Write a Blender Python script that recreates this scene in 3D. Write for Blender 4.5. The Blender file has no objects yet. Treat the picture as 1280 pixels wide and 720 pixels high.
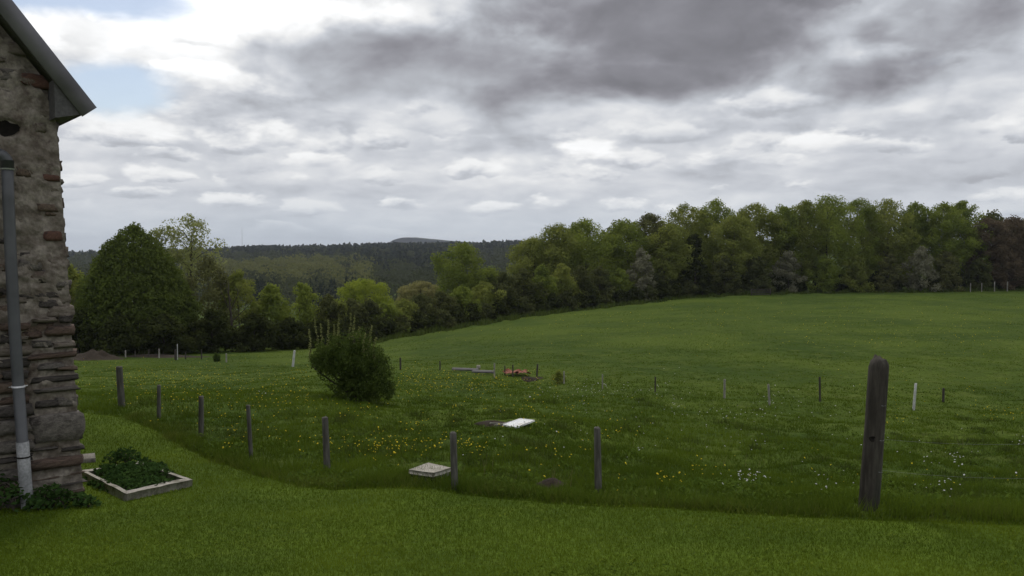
import bpy, math, random
import numpy as np
from mathutils import Vector, Matrix

# ------------------------------------------------------------------ camera, sky, sun, exposure
sc = bpy.context.scene
col = sc.collection
FPX = 1044.0                       # focal length in pixels of a 1280 px wide frame
PITCH = math.atan(55.0 / FPX)
CAMZ = 1.65
cd = bpy.data.cameras.new("camera")
cam = bpy.data.objects.new("camera", cd)
col.objects.link(cam)
cd.sensor_width = 36.0
cd.lens = 36.0 * FPX / 1280.0
cd.clip_start = 0.05
cd.clip_end = 20000
cam.location = (0, 0, CAMZ)
cam.rotation_euler = (math.pi / 2 - PITCH, 0, 0)
sc.camera = cam
sc.render.resolution_x, sc.render.resolution_y = 1024, 576
vs = sc.view_settings
vs.view_transform = 'Standard'
vs.look = 'None'
vs.exposure = 0.0
vs.gamma = 1.0
vs.use_curve_mapping = False
sc.cycles.max_bounces = 5
sc.cycles.diffuse_bounces = 3
sc.cycles.glossy_bounces = 2
sc.cycles.transmission_bounces = 3
sc.cycles.use_denoising = True
sc.render.use_persistent_data = False

SUN_EL = math.radians(50)
SUN_AZ = math.radians(-18)         # measured from +Y towards +X
sd = bpy.data.lights.new("sun", 'SUN')
sd.energy = 1.5
sd.angle = math.radians(11)
sd.color = (1.0, 0.95, 0.86)
sun = bpy.data.objects.new("sun", sd)
col.objects.link(sun)
sdir = Vector((math.sin(SUN_AZ) * math.cos(SUN_EL), math.cos(SUN_AZ) * math.cos(SUN_EL), math.sin(SUN_EL)))
sun.rotation_euler = (-sdir).to_track_quat('-Z', 'Y').to_euler()
sun.location = (-10, 5, 30)

world = bpy.data.worlds.new("World")
sc.world = world
world.use_nodes = True


class NG:
    """tiny expression helper for node trees"""
    def __init__(s, nt):
        s.nt = nt
        s.L = nt.links.new

    def n(s, t, **k):
        x = s.nt.nodes.new(t)
        for a, b in k.items():
            setattr(x, a, b)
        return x

    def put(s, sock, v):
        if isinstance(v, bpy.types.NodeSocket):
            s.L(v, sock)
        elif v is not None:
            sock.default_value = v

    def m(s, op, a, b=None, c=None, clamp=False):
        x = s.n('ShaderNodeMath', operation=op, use_clamp=clamp)
        for i, v in enumerate((a, b, c)):
            if v is not None:
                s.put(x.inputs[i], v)
        return x.outputs[0]

    def add(s, *a):
        r = a[0]
        for v in a[1:]:
            r = s.m('ADD', r, v)
        return r

    def mul(s, *a):
        r = a[0]
        for v in a[1:]:
            r = s.m('MULTIPLY', r, v)
        return r

    def sub(s, a, b):
        return s.m('SUBTRACT', a, b)

    def step(s, a, lo, hi, o0=0.0, o1=1.0):
        x = s.n('ShaderNodeMapRange', interpolation_type='SMOOTHSTEP')
        for i, v in enumerate((a, lo, hi, o0, o1)):
            s.put(x.inputs[i], v)
        return x.outputs[0]

    def vec(s, x, y, z):
        c = s.n('ShaderNodeCombineXYZ')
        for i, v in enumerate((x, y, z)):
            s.put(c.inputs[i], v)
        return c.outputs[0]

    def noise(s, v, scale=1.0, detail=4, rough=0.5, dist=0.0, lac=2.0):
        x = s.n('ShaderNodeTexNoise')
        x.noise_dimensions = '3D'
        if v is not None:
            s.L(v, x.inputs['Vector'])
        x.inputs['Scale'].default_value = scale
        x.inputs['Detail'].default_value = detail
        x.inputs['Roughness'].default_value = rough
        x.inputs['Lacunarity'].default_value = lac
        x.inputs['Distortion'].default_value = dist
        return x.outputs['Fac']

    def mix(s, f, a, b):
        x = s.n('ShaderNodeMix', data_type='RGBA')
        s.put(x.inputs[0], f)
        for k, v in ((6, a), (7, b)):
            if isinstance(v, (tuple, list)) and len(v) == 3:
                v = (*v, 1.0)
            s.put(x.inputs[k], v)
        return x.outputs[2]


CUMULI = [(255, 100, 70, 24, 1.0, .70), (300, 30, 170, 50, 1.0, .86), (395, 203, 52, 17, .95, .60), (1020, 184, 70, 20, .96, .60), (575, 158, 85, 26, .80, .56), (835, 172, 60, 20, .85, .50)]
SKY = dict(l0=.80, l1=.40, base=.66)


def build_world():
    nt = world.node_tree
    nt.nodes.clear()
    g = NG(nt)
    out = g.n('ShaderNodeOutputWorld')
    tc = g.n('ShaderNodeTexCoord')
    sep = g.n('ShaderNodeSeparateXYZ')
    g.L(tc.outputs['Generated'], sep.inputs[0])
    x, y, z = sep.outputs
    hl = g.m('MAXIMUM', g.m('SQRT', g.add(g.mul(x, x), g.mul(y, y))), 1e-4)
    hx, hy = g.m('DIVIDE', x, hl), g.m('DIVIDE', y, hl)
    el = g.m('MAXIMUM', g.m('DIVIDE', z, hl), 0.0)
    az = g.m('ARCTAN2', x, y)
    w = g.m('LOGARITHM', g.add(el, 0.20), math.e)
    sky = g.n('ShaderNodeTexSky', sky_type='NISHITA')
    sky.sun_disc = False
    sky.sun_elevation = SUN_EL
    sky.sun_rotation = SUN_AZ
    sky.altitude = 300
    sky.air_density = 1.0
    sky.dust_density = 1.6
    sky.ozone_density = 1.5

    def gz(px, row, sx, sy):
        a0 = math.atan((px - 640) / FPX)
        ph = math.atan((360 - row) / FPX * math.cos(a0)) - PITCH * math.cos(a0)
        e0 = math.tan(ph)
        da = g.m('DIVIDE', g.sub(az, a0), sx / FPX)
        de = g.m('DIVIDE', g.sub(el, e0), sy / FPX)
        q = g.add(g.mul(da, da), g.mul(de, de))
        return g.m('EXPONENT', g.mul(q, -1.0))

    def field(ax, bz, oz, detail, rough, dist=0.0, dz=0.0, dxo=0.0):
        v = g.vec(g.add(g.mul(hx, ax), dxo), g.mul(hy, ax), g.add(g.mul(w, bz), oz + dz))
        return g.noise(v, 1.0, detail, rough, dist)

    # broad masses, cumulus lumps and fine billow, each sampled again a little higher for shade
    def billow(ax, bz, oz, detail, dz=0.0, dxo=0.0, wob=None):
        v = g.vec(g.add(g.mul(hx, ax), dxo), g.mul(hy, ax), g.add(g.mul(w, bz), oz + dz))
        if wob is not None:
            va = g.n('ShaderNodeVectorMath', operation='ADD')
            g.L(v, va.inputs[0])
            g.L(g.vec(wob, g.mul(wob, -1.0), g.mul(wob, .7)), va.inputs[1])
            v = va.outputs[0]
        vo = g.n('ShaderNodeTexVoronoi', feature='F1', normalize=True)
        g.L(v, vo.inputs['Vector'])
        vo.inputs['Scale'].default_value = 1.0
        vo.inputs['Detail'].default_value = detail
        vo.inputs['Roughness'].default_value = .55
        vo.inputs['Lacunarity'].default_value = 2.1
        return g.sub(1.0, vo.outputs['Distance'])

    big = field(2.4, 1.6, 3.1, 3, 0.5)
    c0 = field(7.5, 5.6, 7.7, 9, 0.54, 0.25)
    c1 = field(7.5, 5.6, 7.7, 4, 0.5, 0.25, dz=0.32, dxo=-0.16)
    wob = g.mul(g.sub(c0, .5), 1.6)
    f0 = billow(15.0, 12.0, 1.3, 3.0, wob=wob)
    f1 = billow(15.0, 12.0, 1.3, 1.5, dz=0.32, dxo=-0.2, wob=wob)
    st = field(2.2, 9.0, 5.0, 4, 0.5)                        # thin flat layers
    h0 = field(22.0, 16.0, 2.4, 6, 0.58, 0.2)
    warp = g.add(g.mul(g.sub(c0, 0.5), 0.9), g.mul(g.sub(f0, 0.6), .45), g.mul(g.sub(h0, .5), .75))
    lit = g.add(g.mul(g.sub(c0, c1), SKY['l0']), g.mul(g.sub(f0, f1), SKY['l1']))
    amt = g.step(el, 0.01, 0.12, .55, 1.0)                  # less modelling close to the horizon
    dens = g.add(g.mul(g.sub(c0, 0.5), 0.9), g.mul(g.sub(big, 0.5), 0.7))
    val = g.add(SKY['base'], g.mul(lit, amt), g.mul(g.sub(st, 0.5), 0.16), g.mul(dens, -0.55))
    val = g.m('MINIMUM', g.m('MAXIMUM', val, 0.36), 1.02)

    def soft(e, lo, hi):
        return g.step(g.add(e, warp), lo, hi)
    # separate cumulus: bright heads over flat grey bases
    def cumulus(val, px, row, sx, sy, top, bot, k=1.0):
        a0 = math.atan((px - 640) / FPX)
        e0 = math.tan(math.atan((360 - row) / FPX * math.cos(a0)) - PITCH * math.cos(a0))
        da = g.m('DIVIDE', g.sub(az, a0), sx / FPX)
        de = g.m('DIVIDE', g.sub(el, e0), sy / FPX)
        dn = g.m('MULTIPLY', g.m('MINIMUM', de, 0.0), 1.3)
        dd = g.add(de, dn)
        e = g.m('EXPONENT', g.mul(g.add(g.mul(da, da), g.mul(dd, dd)), -1.0))
        mk = g.step(g.add(e, g.mul(warp, 1.05)), .40, .66, 0.0, k)
        sh = g.step(g.add(de, g.mul(lit, 2.6), g.mul(g.sub(h0, .5), 1.2)), -.6, .7, bot, top)
        return g.add(g.mul(val, g.sub(1.0, mk)), g.mul(sh, mk))
    def puffs(val, ax, bz, off, amp, nsc, top, bot, gate, r0=.44, r1=.60):
        """a field of small cumulus: one per Voronoi cell, head bright, base flat and grey"""
        v = g.vec(g.mul(hx, ax), g.mul(hy, ax), g.add(g.mul(w, bz), off))
        nz = g.n('ShaderNodeTexNoise')
        g.L(v, nz.inputs['Vector'])
        nz.inputs['Scale'].default_value = nsc
        nz.inputs['Detail'].default_value = 6
        nz.inputs['Roughness'].default_value = .6
        sb = g.n('ShaderNodeVectorMath', operation='MULTIPLY_ADD')
        g.L(nz.outputs['Color'], sb.inputs[0])
        sb.inputs[1].default_value = (amp, amp, amp)
        sb.inputs[2].default_value = (-amp / 2, -amp / 2, -amp / 2)
        ad = g.n('ShaderNodeVectorMath', operation='ADD')
        g.L(v, ad.inputs[0])
        g.L(sb.outputs[0], ad.inputs[1])
        vo = g.n('ShaderNodeTexVoronoi', feature='F1')
        g.L(ad.outputs[0], vo.inputs['Vector'])
        vo.inputs['Scale'].default_value = 1.0
        vo.inputs['Randomness'].default_value = .9
        df = g.n('ShaderNodeVectorMath', operation='SUBTRACT')
        g.L(ad.outputs[0], df.inputs[0])
        g.L(vo.outputs['Position'], df.inputs[1])
        sp = g.n('ShaderNodeSeparateXYZ')
        g.L(df.outputs[0], sp.inputs[0])
        cs = g.n('ShaderNodeSeparateXYZ')
        g.L(vo.outputs['Color'], cs.inputs[0])
        lv = sp.outputs[2]
        under = g.mul(g.m('MINIMUM', lv, 0.0), -.9)           # flat base: thins faster below
        mk = g.sub(1.0, g.step(g.add(vo.outputs['Distance'], under, g.mul(cs.outputs[0], .15)), r0, r1))
        sh = g.step(g.add(lv, g.mul(g.sub(h0, .5), .7), g.mul(lit, .5)), -.25, .26, bot, top)
        sh = g.add(sh, g.mul(g.sub(cs.outputs[1], .5), .14))
        ve = g.n('ShaderNodeTexVoronoi', feature='DISTANCE_TO_EDGE')
        g.L(ad.outputs[0], ve.inputs['Vector'])
        ve.inputs['Scale'].default_value = 1.0
        ve.inputs['Randomness'].default_value = .9
        mk = g.mul(mk, g.step(ve.outputs['Distance'], .0, .16), gate)
        return g.add(g.mul(val, g.sub(1.0, mk)), g.mul(sh, mk))
    val = puffs(val, 11.5, 7.6, 3.3, .8, 1.6, .93, .50, g.mul(g.sub(1.0, g.step(el, .09, .19)), g.step(el, .0, .05, .15, .85)))
    val = puffs(val, 6.2, 5.2, 8.6, .8, 1.6, .95, .42, g.step(el, .055, .12, 0.0, .9))
    for cm in CUMULI:
        val = cumulus(val, *cm, k=.5 if cm[3] <= 12 else 1.0)
    # heavy dark mass with its paler skirts
    d1 = g.m('MAXIMUM', g.m('MAXIMUM', gz(800, 22, 330, 100), g.mul(gz(780, 95, 190, 40), .85)), g.mul(gz(1050, 100, 125, 42), 0.70))
    d2 = g.m('MAXIMUM', g.mul(gz(540, 85, 250, 62), 0.95), g.mul(gz(1130, 15, 240, 55), 0.62))
    d3 = g.mul(gz(1270, 208, 150, 34), 0.85)
    warp2 = g.add(g.mul(g.sub(c1, 0.5), 1.0), g.mul(g.sub(h0, .5), .30), g.mul(g.sub(c0, .5), .5))
    m1 = g.step(g.add(d1, warp2), 0.16, 0.92)
    m2 = g.step(g.add(d2, warp2), 0.18, 0.88)
    m3 = soft(d3, 0.25, 0.95)
    br = g.m('MAXIMUM', gz(290, 30, 270, 66), g.mul(gz(640, 190, 360, 42), 0.22))
    m4 = soft(br, 0.2, 0.8)
    val = g.m('ADD', val, g.mul(m4, 0.33))
    v2 = g.add(0.50, g.mul(lit, 0.45))
    val = g.add(g.mul(val, g.sub(1.0, g.mul(m2, 0.85))), g.mul(v2, g.mul(m2, 0.85)))
    v3 = g.add(0.40, g.mul(lit, 0.35))
    val = g.add(g.mul(val, g.sub(1.0, g.mul(m3, 0.55))), g.mul(v3, g.mul(m3, 0.55)))
    v1 = g.add(0.222, g.mul(lit, 0.22), g.mul(g.sub(big, 0.5), 0.16))
    val = g.add(g.mul(val, g.sub(1.0, m1)), g.mul(v1, m1))
    val = g.m('MAXIMUM', val, 0.14)
    # colour: greys lean to violet-blue, lights to warm white
    tint = g.mix(g.step(val, 0.25, 0.55), (0.945, 0.945, 1.05), (0.925, 0.965, 1.045))
    tint = g.mix(g.step(val, 0.55, 0.92), tint, (0.985, 0.993, 1.0))
    cc = g.n('ShaderNodeMix', data_type='RGBA', blend_type='MULTIPLY')
    cc.inputs[0].default_value = 1.0
    g.L(tint, cc.inputs[6])
    g.L(g.vec(val, val, val), cc.inputs[7])
    # pale bluish band close to the horizon
    hb = g.mul(g.sub(1.0, g.step(el, 0.0, 0.08)), 0.55)
    ccol = g.mix(hb, cc.outputs[2], (0.53, 0.595, 0.67))
    bgc = g.n('ShaderNodeBackground')
    g.L(ccol, bgc.inputs[0])
    bgc.inputs[1].default_value = 1.0
    bgs = g.n('ShaderNodeBackground')
    g.L(sky.outputs[0], bgs.inputs[0])
    bgs.inputs[1].default_value = 0.097
    gap = g.m('MAXIMUM', g.m('MAXIMUM', g.mul(gz(148, 106, 88, 38), 1.25), g.mul(gz(90, -5, 150, 30), 1.15)),
              g.m('MAXIMUM', g.mul(gz(1150, 75, 80, 20), 0.5), g.mul(gz(640, 165, 60, 16), 0.55)))
    hole = g.step(g.add(gap, g.mul(g.sub(0.5, c0), 1.5), g.mul(g.sub(0.6, f0), 0.5)), 0.36, 1.0)
    mx = g.n('ShaderNodeMixShader')
    g.L(g.mul(hole, 0.92), mx.inputs[0])
    g.L(bgc.outputs[0], mx.inputs[1])
    g.L(bgs.outputs[0], mx.inputs[2])
    g.L(mx.outputs[0], out.inputs[0])


build_world()
try:
    world.cycles.sampling_method = 'MANUAL'
    world.cycles.sample_map_resolution = 512
except Exception:
    pass

# ------------------------------------------------------------------ numeric helpers
RNG = np.random.default_rng(11)
random.seed(5)
_lat = np.random.default_rng(3).random((64, 64, 64)).astype(np.float32)


def vnoise(p):
    p = np.asarray(p, dtype=np.float64)
    i = np.floor(p).astype(int)
    f = p - i
    f = f * f * (3 - 2 * f)
    r = 0.0
    for a in (0, 1):
        wa = f[..., 0] if a else 1 - f[..., 0]
        for b in (0, 1):
            wb = f[..., 1] if b else 1 - f[..., 1]
            for c in (0, 1):
                wc = f[..., 2] if c else 1 - f[..., 2]
                r = r + wa * wb * wc * _lat[(i[..., 0] + a) & 63, (i[..., 1] + b) & 63, (i[..., 2] + c) & 63]
    return r


def fbm(p, octv=4, rough=0.5):
    p = np.asarray(p, dtype=np.float64)
    s, amp, tot = 0.0, 1.0, 0.0
    for k in range(octv):
        s = s + amp * vnoise(p * 2 ** k + 17.3 * k)
        tot += amp
        amp *= rough
    return s / tot


def P3(x, y, z=0.0):
    x, y = np.broadcast_arrays(np.asarray(x, float), np.asarray(y, float))
    return np.stack([x, y, np.full(x.shape, float(z))], -1)


def zrow(d, row):
    """height of a point at depth d (straight ahead) seen on image row"""
    return CAMZ + d * math.tan(math.atan((360 - row) / FPX) - PITCH)


# ---- terrain: a lawn falling away from the house, a dip, then pasture rising gently to the woods
_far = lambda top: [(150, -13), (230, -21), (330, -27), (520, -28), (1250, zrow(1250, top) - 11), (1500, zrow(1250, top) - 20), (2400, -40), (5000, -45)]
PROF = {
    -900: [(20, -2.0), (60, -5.5), (90, -8)] + _far(318),
    100: [(20, -2.0), (60, zrow(60, 440)), (80, -8.0)] + _far(317),
    300: [(20, -2.0), (64, zrow(64, 438)), (85, -8.2)] + _far(311),
    400: [(20, -2.05), (34, zrow(34, 468)), (68, zrow(68, 434)), (90, -8.6)] + _far(310),
    500: [(8.7, -.87), (20, -2.3), (34, zrow(34, 464)), (80, zrow(80, 421)), (105, -8.8)] + _far(306),
    640: [(8, -.8), (16, -1.75), (34, zrow(34, 470)), (95, zrow(95, 396)), (120, -8.2)] + _far(304),
    870: [(7.6, -.76), (26, zrow(26, 502)), (36, zrow(36, 470)), (115, zrow(115, 369)), (150, -6)] + [(400, -12), (1250, -10), (5000, -45)],
    1280: [(7, -.7), (28, zrow(28, 511)), (36, zrow(36, 482)), (130, zrow(130, 360)), (170, -5)] + [(400, -9), (1250, -8), (5000, -45)],
    2200: [(7, -.7), (28, -3.7), (36, -4.1), (130, -5.2), (170, -5)] + [(400, -9), (1250, -8), (5000, -45)],
}
_lnd = np.linspace(math.log(1.0), math.log(5000.0), 500)
_px = sorted(PROF)
_tab = []
for k in _px:
    pts = [(0.5, -.05), (1, -.1), (3, -.3), (5.5, -.55)] + PROF[k]
    _tab.append(np.interp(_lnd, [math.log(p[0]) for p in pts], [p[1] for p in pts]))
_tab = np.array(_tab)
_ker = np.exp(-np.linspace(-2, 2, 13) ** 2)
_ker /= _ker.sum()
_tabs = np.array([np.convolve(np.pad(r, 6, mode='edge'), _ker, mode='valid') for r in _tab])
_tabs[:, _lnd < math.log(6.5)] = _tab[:, _lnd < math.log(6.5)]
_uf = np.linspace((-900 - 640) / FPX, (2200 - 640) / FPX, 400)
_uk = np.array([(k - 640) / FPX for k in _px])
_T2 = np.array([np.interp(_uf, _uk, _tabs[:, j]) for j in range(len(_lnd))])      # [d, u]
_ku = np.exp(-np.linspace(-2, 2, 31) ** 2)
_ku /= _ku.sum()
_T2 = np.array([np.convolve(np.pad(r, 15, mode='edge'), _ku, mode='valid') for r in _T2])

LAWN_X = [-60, -30, -14, -8.86, -7.88, -6.28, -4.58, -3.26, -2.17, -1.35, -.65, 0, 1.18, 2.52, 4.26, 8, 20, 60]
LAWN_Y = [19.5, 18.6, 17.6, 17.1, 16.6, 14.7, 12.2, 10.5, 9.45, 8.8, 8.4, 8.0, 7.7, 7.31, 6.96, 6.4, 6.0, 6.0]
_lx = np.linspace(-60, 60, 2401)
_ly = np.interp(_lx, LAWN_X, LAWN_Y)
_k = np.ones(13) / 13
_ly = np.convolve(np.pad(_ly, 6, mode='edge'), _k, mode='valid')


def lawn_edge(x):
    x = np.asarray(x, float)
    return np.interp(x, _lx, _ly) + 0.16 * (vnoise(P3(x * 1.3, x * 0 + 3.3)) - .5) + 0.09 * (vnoise(P3(x * 6, x * 0 + 9.3)) - .5)


TRENCH = []          # (x0,y0,x1,y1,width,depth)


def T(x, y):
    x = np.asarray(x, float)
    y = np.asarray(y, float)
    yy = np.maximum(y, 1.0)
    u = np.clip(x / np.maximum(yy, 2.0), _uf[0], _uf[-1])
    fd = np.clip((np.log(yy) - _lnd[0]) / (_lnd[1] - _lnd[0]), 0, len(_lnd) - 1.001)
    fu = np.clip((u - _uf[0]) / (_uf[1] - _uf[0]), 0, len(_uf) - 1.001)
    i, j = fd.astype(int), fu.astype(int)
    a, b = fd - i, fu - j
    z = (_T2[i, j] * (1 - a) * (1 - b) + _T2[i + 1, j] * a * (1 - b) + _T2[i, j + 1] * (1 - a) * b + _T2[i + 1, j + 1] * a * b)
    z = np.where(y < 1.0, -.1 * np.maximum(y, -6.0), z)
    out = np.clip((y - lawn_edge(x)) / 1.0, 0, 1)
    fade = np.clip(1.3 - y / 60, 0.15, 1)
    hum = (fbm(P3(x * .55, y * .55), 4, .55) - .5) * .40 * out * fade + (fbm(P3(x * 2.1, y * 2.1, 5), 2) - .5) * .16 * out * fade
    flat = (fbm(P3(x * .5, y * .5, 2.2), 2) - .5) * .05 * (1 - out)
    z = z + hum + flat
    for (x0, y0, x1, y1, wd, dp) in TRENCH:
        vx, vy = x1 - x0, y1 - y0
        t = np.clip(((x - x0) * vx + (y - y0) * vy) / (vx * vx + vy * vy), 0, 1)
        q = ((x - x0 - t * vx) ** 2 + (y - y0 - t * vy) ** 2) / (wd * wd)
        z = z - dp * np.exp(-q)
    return z


def t1(x, y):
    return float(T(np.array([x]), np.array([y]))[0])


def ray(px, row):
    a, b = (px - 640) / FPX, (360 - row) / FPX
    c, s = math.cos(PITCH), math.sin(PITCH)
    return Vector((a, c + b * s, -s + b * c))


def at_d(px, row, d):
    r = ray(px, row)
    return Vector((0, 0, CAMZ)) + r * (d / r.y)


def hit(px, row, up=0.0, far=400.0):
    r = ray(px, row)
    d = np.exp(np.linspace(math.log(2.0), math.log(far), 3000))
    X, Y, Z = r.x / r.y * d, d, CAMZ + r.z / r.y * d
    g = Z - (T(X, Y) + up)
    k = int(np.argmax(g < 0))
    if g[k] >= 0:
        k = len(d) - 1
    return Vector((X[k], Y[k], Z[k] - up))


def on_ground(px, d):
    """point of the ground at depth d below image column px"""
    z = 0.0
    for _ in range(4):
        dep = d * math.cos(PITCH) - (z - CAMZ) * math.sin(PITCH)
        x = (px - 640) / FPX * dep
        z = t1(x, d)
    return Vector((x, d, z))


def top_h(px, row, d, base_z):
    return at_d(px, row, d).z - base_z


# hollows and the small ditch in the meadow
for (pa, ra, pb, rb, wd, dp) in ((548, 471, 650, 473, .7, .42), (655, 476, 705, 481, .6, .25), (1160, 541, 1262, 545, .35, .28), (850, 507, 900, 508, .5, .2),
                                 (905, 575, 1000, 570, .35, .15), (600, 532, 640, 533, .35, .10)):
    A, B = hit(pa, ra), hit(pb, rb)
    TRENCH.append((A.x, A.y, B.x, B.y, wd, dp))


# ------------------------------------------------------------------ mesh helpers
def mesh_np(name, V, F, mat=None, smooth=False, tint=None):
    """F: (n,3) or (n,4) index array; tint: per-vertex float attribute"""
    V = np.asarray(V, np.float32).reshape(-1, 3)
    F = np.asarray(F, np.int32)
    k = F.shape[1]
    me = bpy.data.meshes.new(name)
    me.vertices.add(len(V))
    me.vertices.foreach_set('co', V.ravel())
    me.loops.add(F.size)
    me.loops.foreach_set('vertex_index', F.ravel())
    me.polygons.add(len(F))
    me.polygons.foreach_set('loop_start', np.arange(len(F), dtype=np.int32) * k)
    me.update(calc_edges=True)
    if smooth:
        me.polygons.foreach_set('use_smooth', np.ones(len(F), bool))
    if tint is not None:
        a = me.attributes.new('tint', 'FLOAT', 'POINT')
        a.data.foreach_set('value', np.asarray(tint, np.float32))
    if mat:
        me.materials.append(mat)
    return me


def obj(name, me, parent=None, loc=None):
    o = bpy.data.objects.new(name, me)
    col.objects.link(o)
    if parent is not None:
        o.parent = parent
    if loc is not None:
        o.location = loc
    return o


def tag(o, label=None, cat=None, group=None, kind=None):
    for k, v in (('label', label), ('category', cat), ('group', group), ('kind', kind)):
        if v:
            o[k] = v
    return o


def empty(name, loc, rz=0.0):
    o = bpy.data.objects.new(name, None)
    o.empty_display_size = 0.2
    o.location = loc
    o.rotation_euler = (0, 0, rz)
    col.objects.link(o)
    return o


def grid_faces(n, m):
    i = np.arange(n - 1)[:, None] * m + np.arange(m - 1)[None, :]
    i = i.ravel()
    return np.stack([i, i + 1, i + m + 1, i + m], 1)


def tube(paths, sides=6):
    """paths: list of (points (k,3), radii (k,)) -> V, F quads"""
    Vs, Fs, off = [], [], 0
    ang = np.arange(sides) / sides * 2 * math.pi
    for pts, rad in paths:
        pts = np.asarray(pts, float)
        k = len(pts)
        tg = np.gradient(pts, axis=0)
        tg /= np.linalg.norm(tg, axis=1, keepdims=True) + 1e-9
        ref = np.array([1., 0, 0]) if abs(tg[:, 0]).mean() < .8 else np.array([0, 1., 0])
        a = np.cross(tg, ref)
        a /= np.linalg.norm(a, axis=1, keepdims=True) + 1e-9
        b = np.cross(tg, a)
        rad = np.broadcast_to(np.asarray(rad, float), (k,))
        V = pts[:, None] + rad[:, None, None] * (a[:, None] * np.cos(ang)[None, :, None] + b[:, None] * np.sin(ang)[None, :, None])
        i = np.arange(k - 1)[:, None] * sides
        j = np.arange(sides)[None]
        jn = (j + 1) % sides
        F = np.stack([i + j, i + jn, i + sides + jn, i + sides + j], -1).reshape(-1, 4)
        Vs.append(V.reshape(-1, 3))
        Fs.append(F + off)
        off += k * sides
        if sides >= 4:      # cap both ends
            for base in (0, (k - 1) * sides):
                for q in range(1, sides - 2, 2):
                    Fs.append(np.array([[base + 0, base + q, base + q + 1, base + min(q + 2, sides - 1)]]) + off - k * sides)
    return np.concatenate(Vs), np.concatenate(Fs)


def box_vf(x0, x1, y0, y1, z0, z1):
    V = np.array([[x, y, z] for z in (z0, z1) for (x, y) in ((x0, y0), (x1, y0), (x1, y1), (x0, y1))], float)
    F = np.array([[3, 2, 1, 0], [4, 5, 6, 7], [0, 1, 5, 4], [1, 2, 6, 5], [2, 3, 7, 6], [3, 0, 4, 7]])
    return V, F


def join_vf(parts):
    Vs, Fs, o = [], [], 0
    for V, F in parts:
        Vs.append(np.asarray(V))
        Fs.append(np.asarray(F) + o)
        o += len(V)
    return np.concatenate(Vs), np.concatenate(Fs)


def soft_box(name, mat, x0, x1, y0, y1, z0, z1, n=(6, 6, 2), amp=.01, bev=.015, seed=0, freq=6.0):
    """a box of many faces with worn, uneven edges (for slabs, planks, kerbs)"""
    nx, ny, nz = n
    gx, gy, gz_ = np.linspace(x0, x1, nx + 1), np.linspace(y0, y1, ny + 1), np.linspace(z0, z1, nz + 1)
    idx, V, F = {}, [], []

    def vid(i, j, k):
        if (i, j, k) not in idx:
            idx[(i, j, k)] = len(V)
            p = [gx[i], gy[j], gz_[k]]
            ends = [(i in (0, nx)), (j in (0, ny)), (k in (0, nz))]
            if sum(ends) >= 2:
                for ax, (c, lo, hi) in enumerate(((i, x0, x1), (j, y0, y1), (k, z0, z1))):
                    if ends[ax]:
                        p[ax] += bev * .5 * (1 if c == 0 else -1)
            V.append(p)
        return idx[(i, j, k)]
    for i in range(nx):
        for j in range(ny):
            for k, fl in ((0, 1), (nz, 0)):
                q = [vid(i, j, k), vid(i + 1, j, k), vid(i + 1, j + 1, k), vid(i, j + 1, k)]
                F.append(q[::-1] if fl else q)
    for i in range(nx):
        for k in range(nz):
            for j, fl in ((0, 0), (ny, 1)):
                q = [vid(i, j, k), vid(i + 1, j, k), vid(i + 1, j, k + 1), vid(i, j, k + 1)]
                F.append(q[::-1] if fl else q)
    for j in range(ny):
        for k in range(nz):
            for i, fl in ((0, 1), (nx, 0)):
                q = [vid(i, j, k), vid(i, j + 1, k), vid(i, j + 1, k + 1), vid(i, j, k + 1)]
                F.append(q[::-1] if fl else q)
    V = np.array(V)
    s = seed * 7.31
    V = V + amp * 2 * np.stack([fbm(V * freq + s, 2) - .5, fbm(V * freq + s + 31, 2) - .5, fbm(V * freq + s + 57, 2) - .5], -1)
    return mesh_np(name, V, np.array(F), mat)


# ------------------------------------------------------------------ materials
def new_mat(name):
    m = bpy.data.materials.new(name)
    m.use_nodes = True
    m.node_tree.nodes.clear()
    return m, NG(m.node_tree)


def finish(m, g, colr, rough=.9, bump=None, bstr=.5, bdist=.02, spec=.25, metal=0.0):
    b = g.n('ShaderNodeBsdfPrincipled')
    g.put(b.inputs['Base Color'], colr if isinstance(colr, bpy.types.NodeSocket) else (*colr, 1))
    g.put(b.inputs['Roughness'], rough)
    b.inputs['Metallic'].default_value = metal
    b.inputs['Specular IOR Level'].default_value = spec
    if bump is not None:
        bn = g.n('ShaderNodeBump')
        bn.inputs['Strength'].default_value = bstr
        bn.inputs['Distance'].default_value = bdist
        g.L(bump, bn.inputs['Height'])
        g.L(bn.outputs[0], b.inputs['Normal'])
    o = g.n('ShaderNodeOutputMaterial')
    g.L(b.outputs[0], o.inputs[0])
    return m


def mat_mottle(name, c1, c2, c3=None, scale=8.0, fine=60.0, rough=.9, bstr=.5, bdist=.01, spec=.2, world_co=False, stretch=None):
    m, g = new_mat(name)
    tc = g.n('ShaderNodeTexCoord')
    v = tc.outputs['Object']
    if world_co:
        v = g.n('ShaderNodeNewGeometry').outputs['Position']
    if stretch:
        mp = g.n('ShaderNodeMapping')
        mp.inputs['Scale'].default_value = stretch
        g.L(v, mp.inputs[0])
        v = mp.outputs[0]
    n1 = g.noise(v, scale, 6, .6)
    n2 = g.noise(v, fine, 4, .6)
    c = g.mix(g.step(n1, .34, .66), c1, c2)
    if c3:
        n3 = g.noise(v, scale * .37 + 1.3, 5, .65)
        c = g.mix(g.step(n3, .52, .68), c, c3)
    k = g.step(n2, .25, .75, .72, 1.22)
    mm = g.n('ShaderNodeMix', data_type='RGBA', blend_type='MULTIPLY')
    mm.inputs[0].default_value = 1
    g.L(c, mm.inputs[6])
    g.L(g.vec(k, k, k), mm.inputs[7])
    return finish(m, g, mm.outputs[2], rough, g.add(n1, g.mul(n2, .6)), bstr, bdist, spec)


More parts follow.
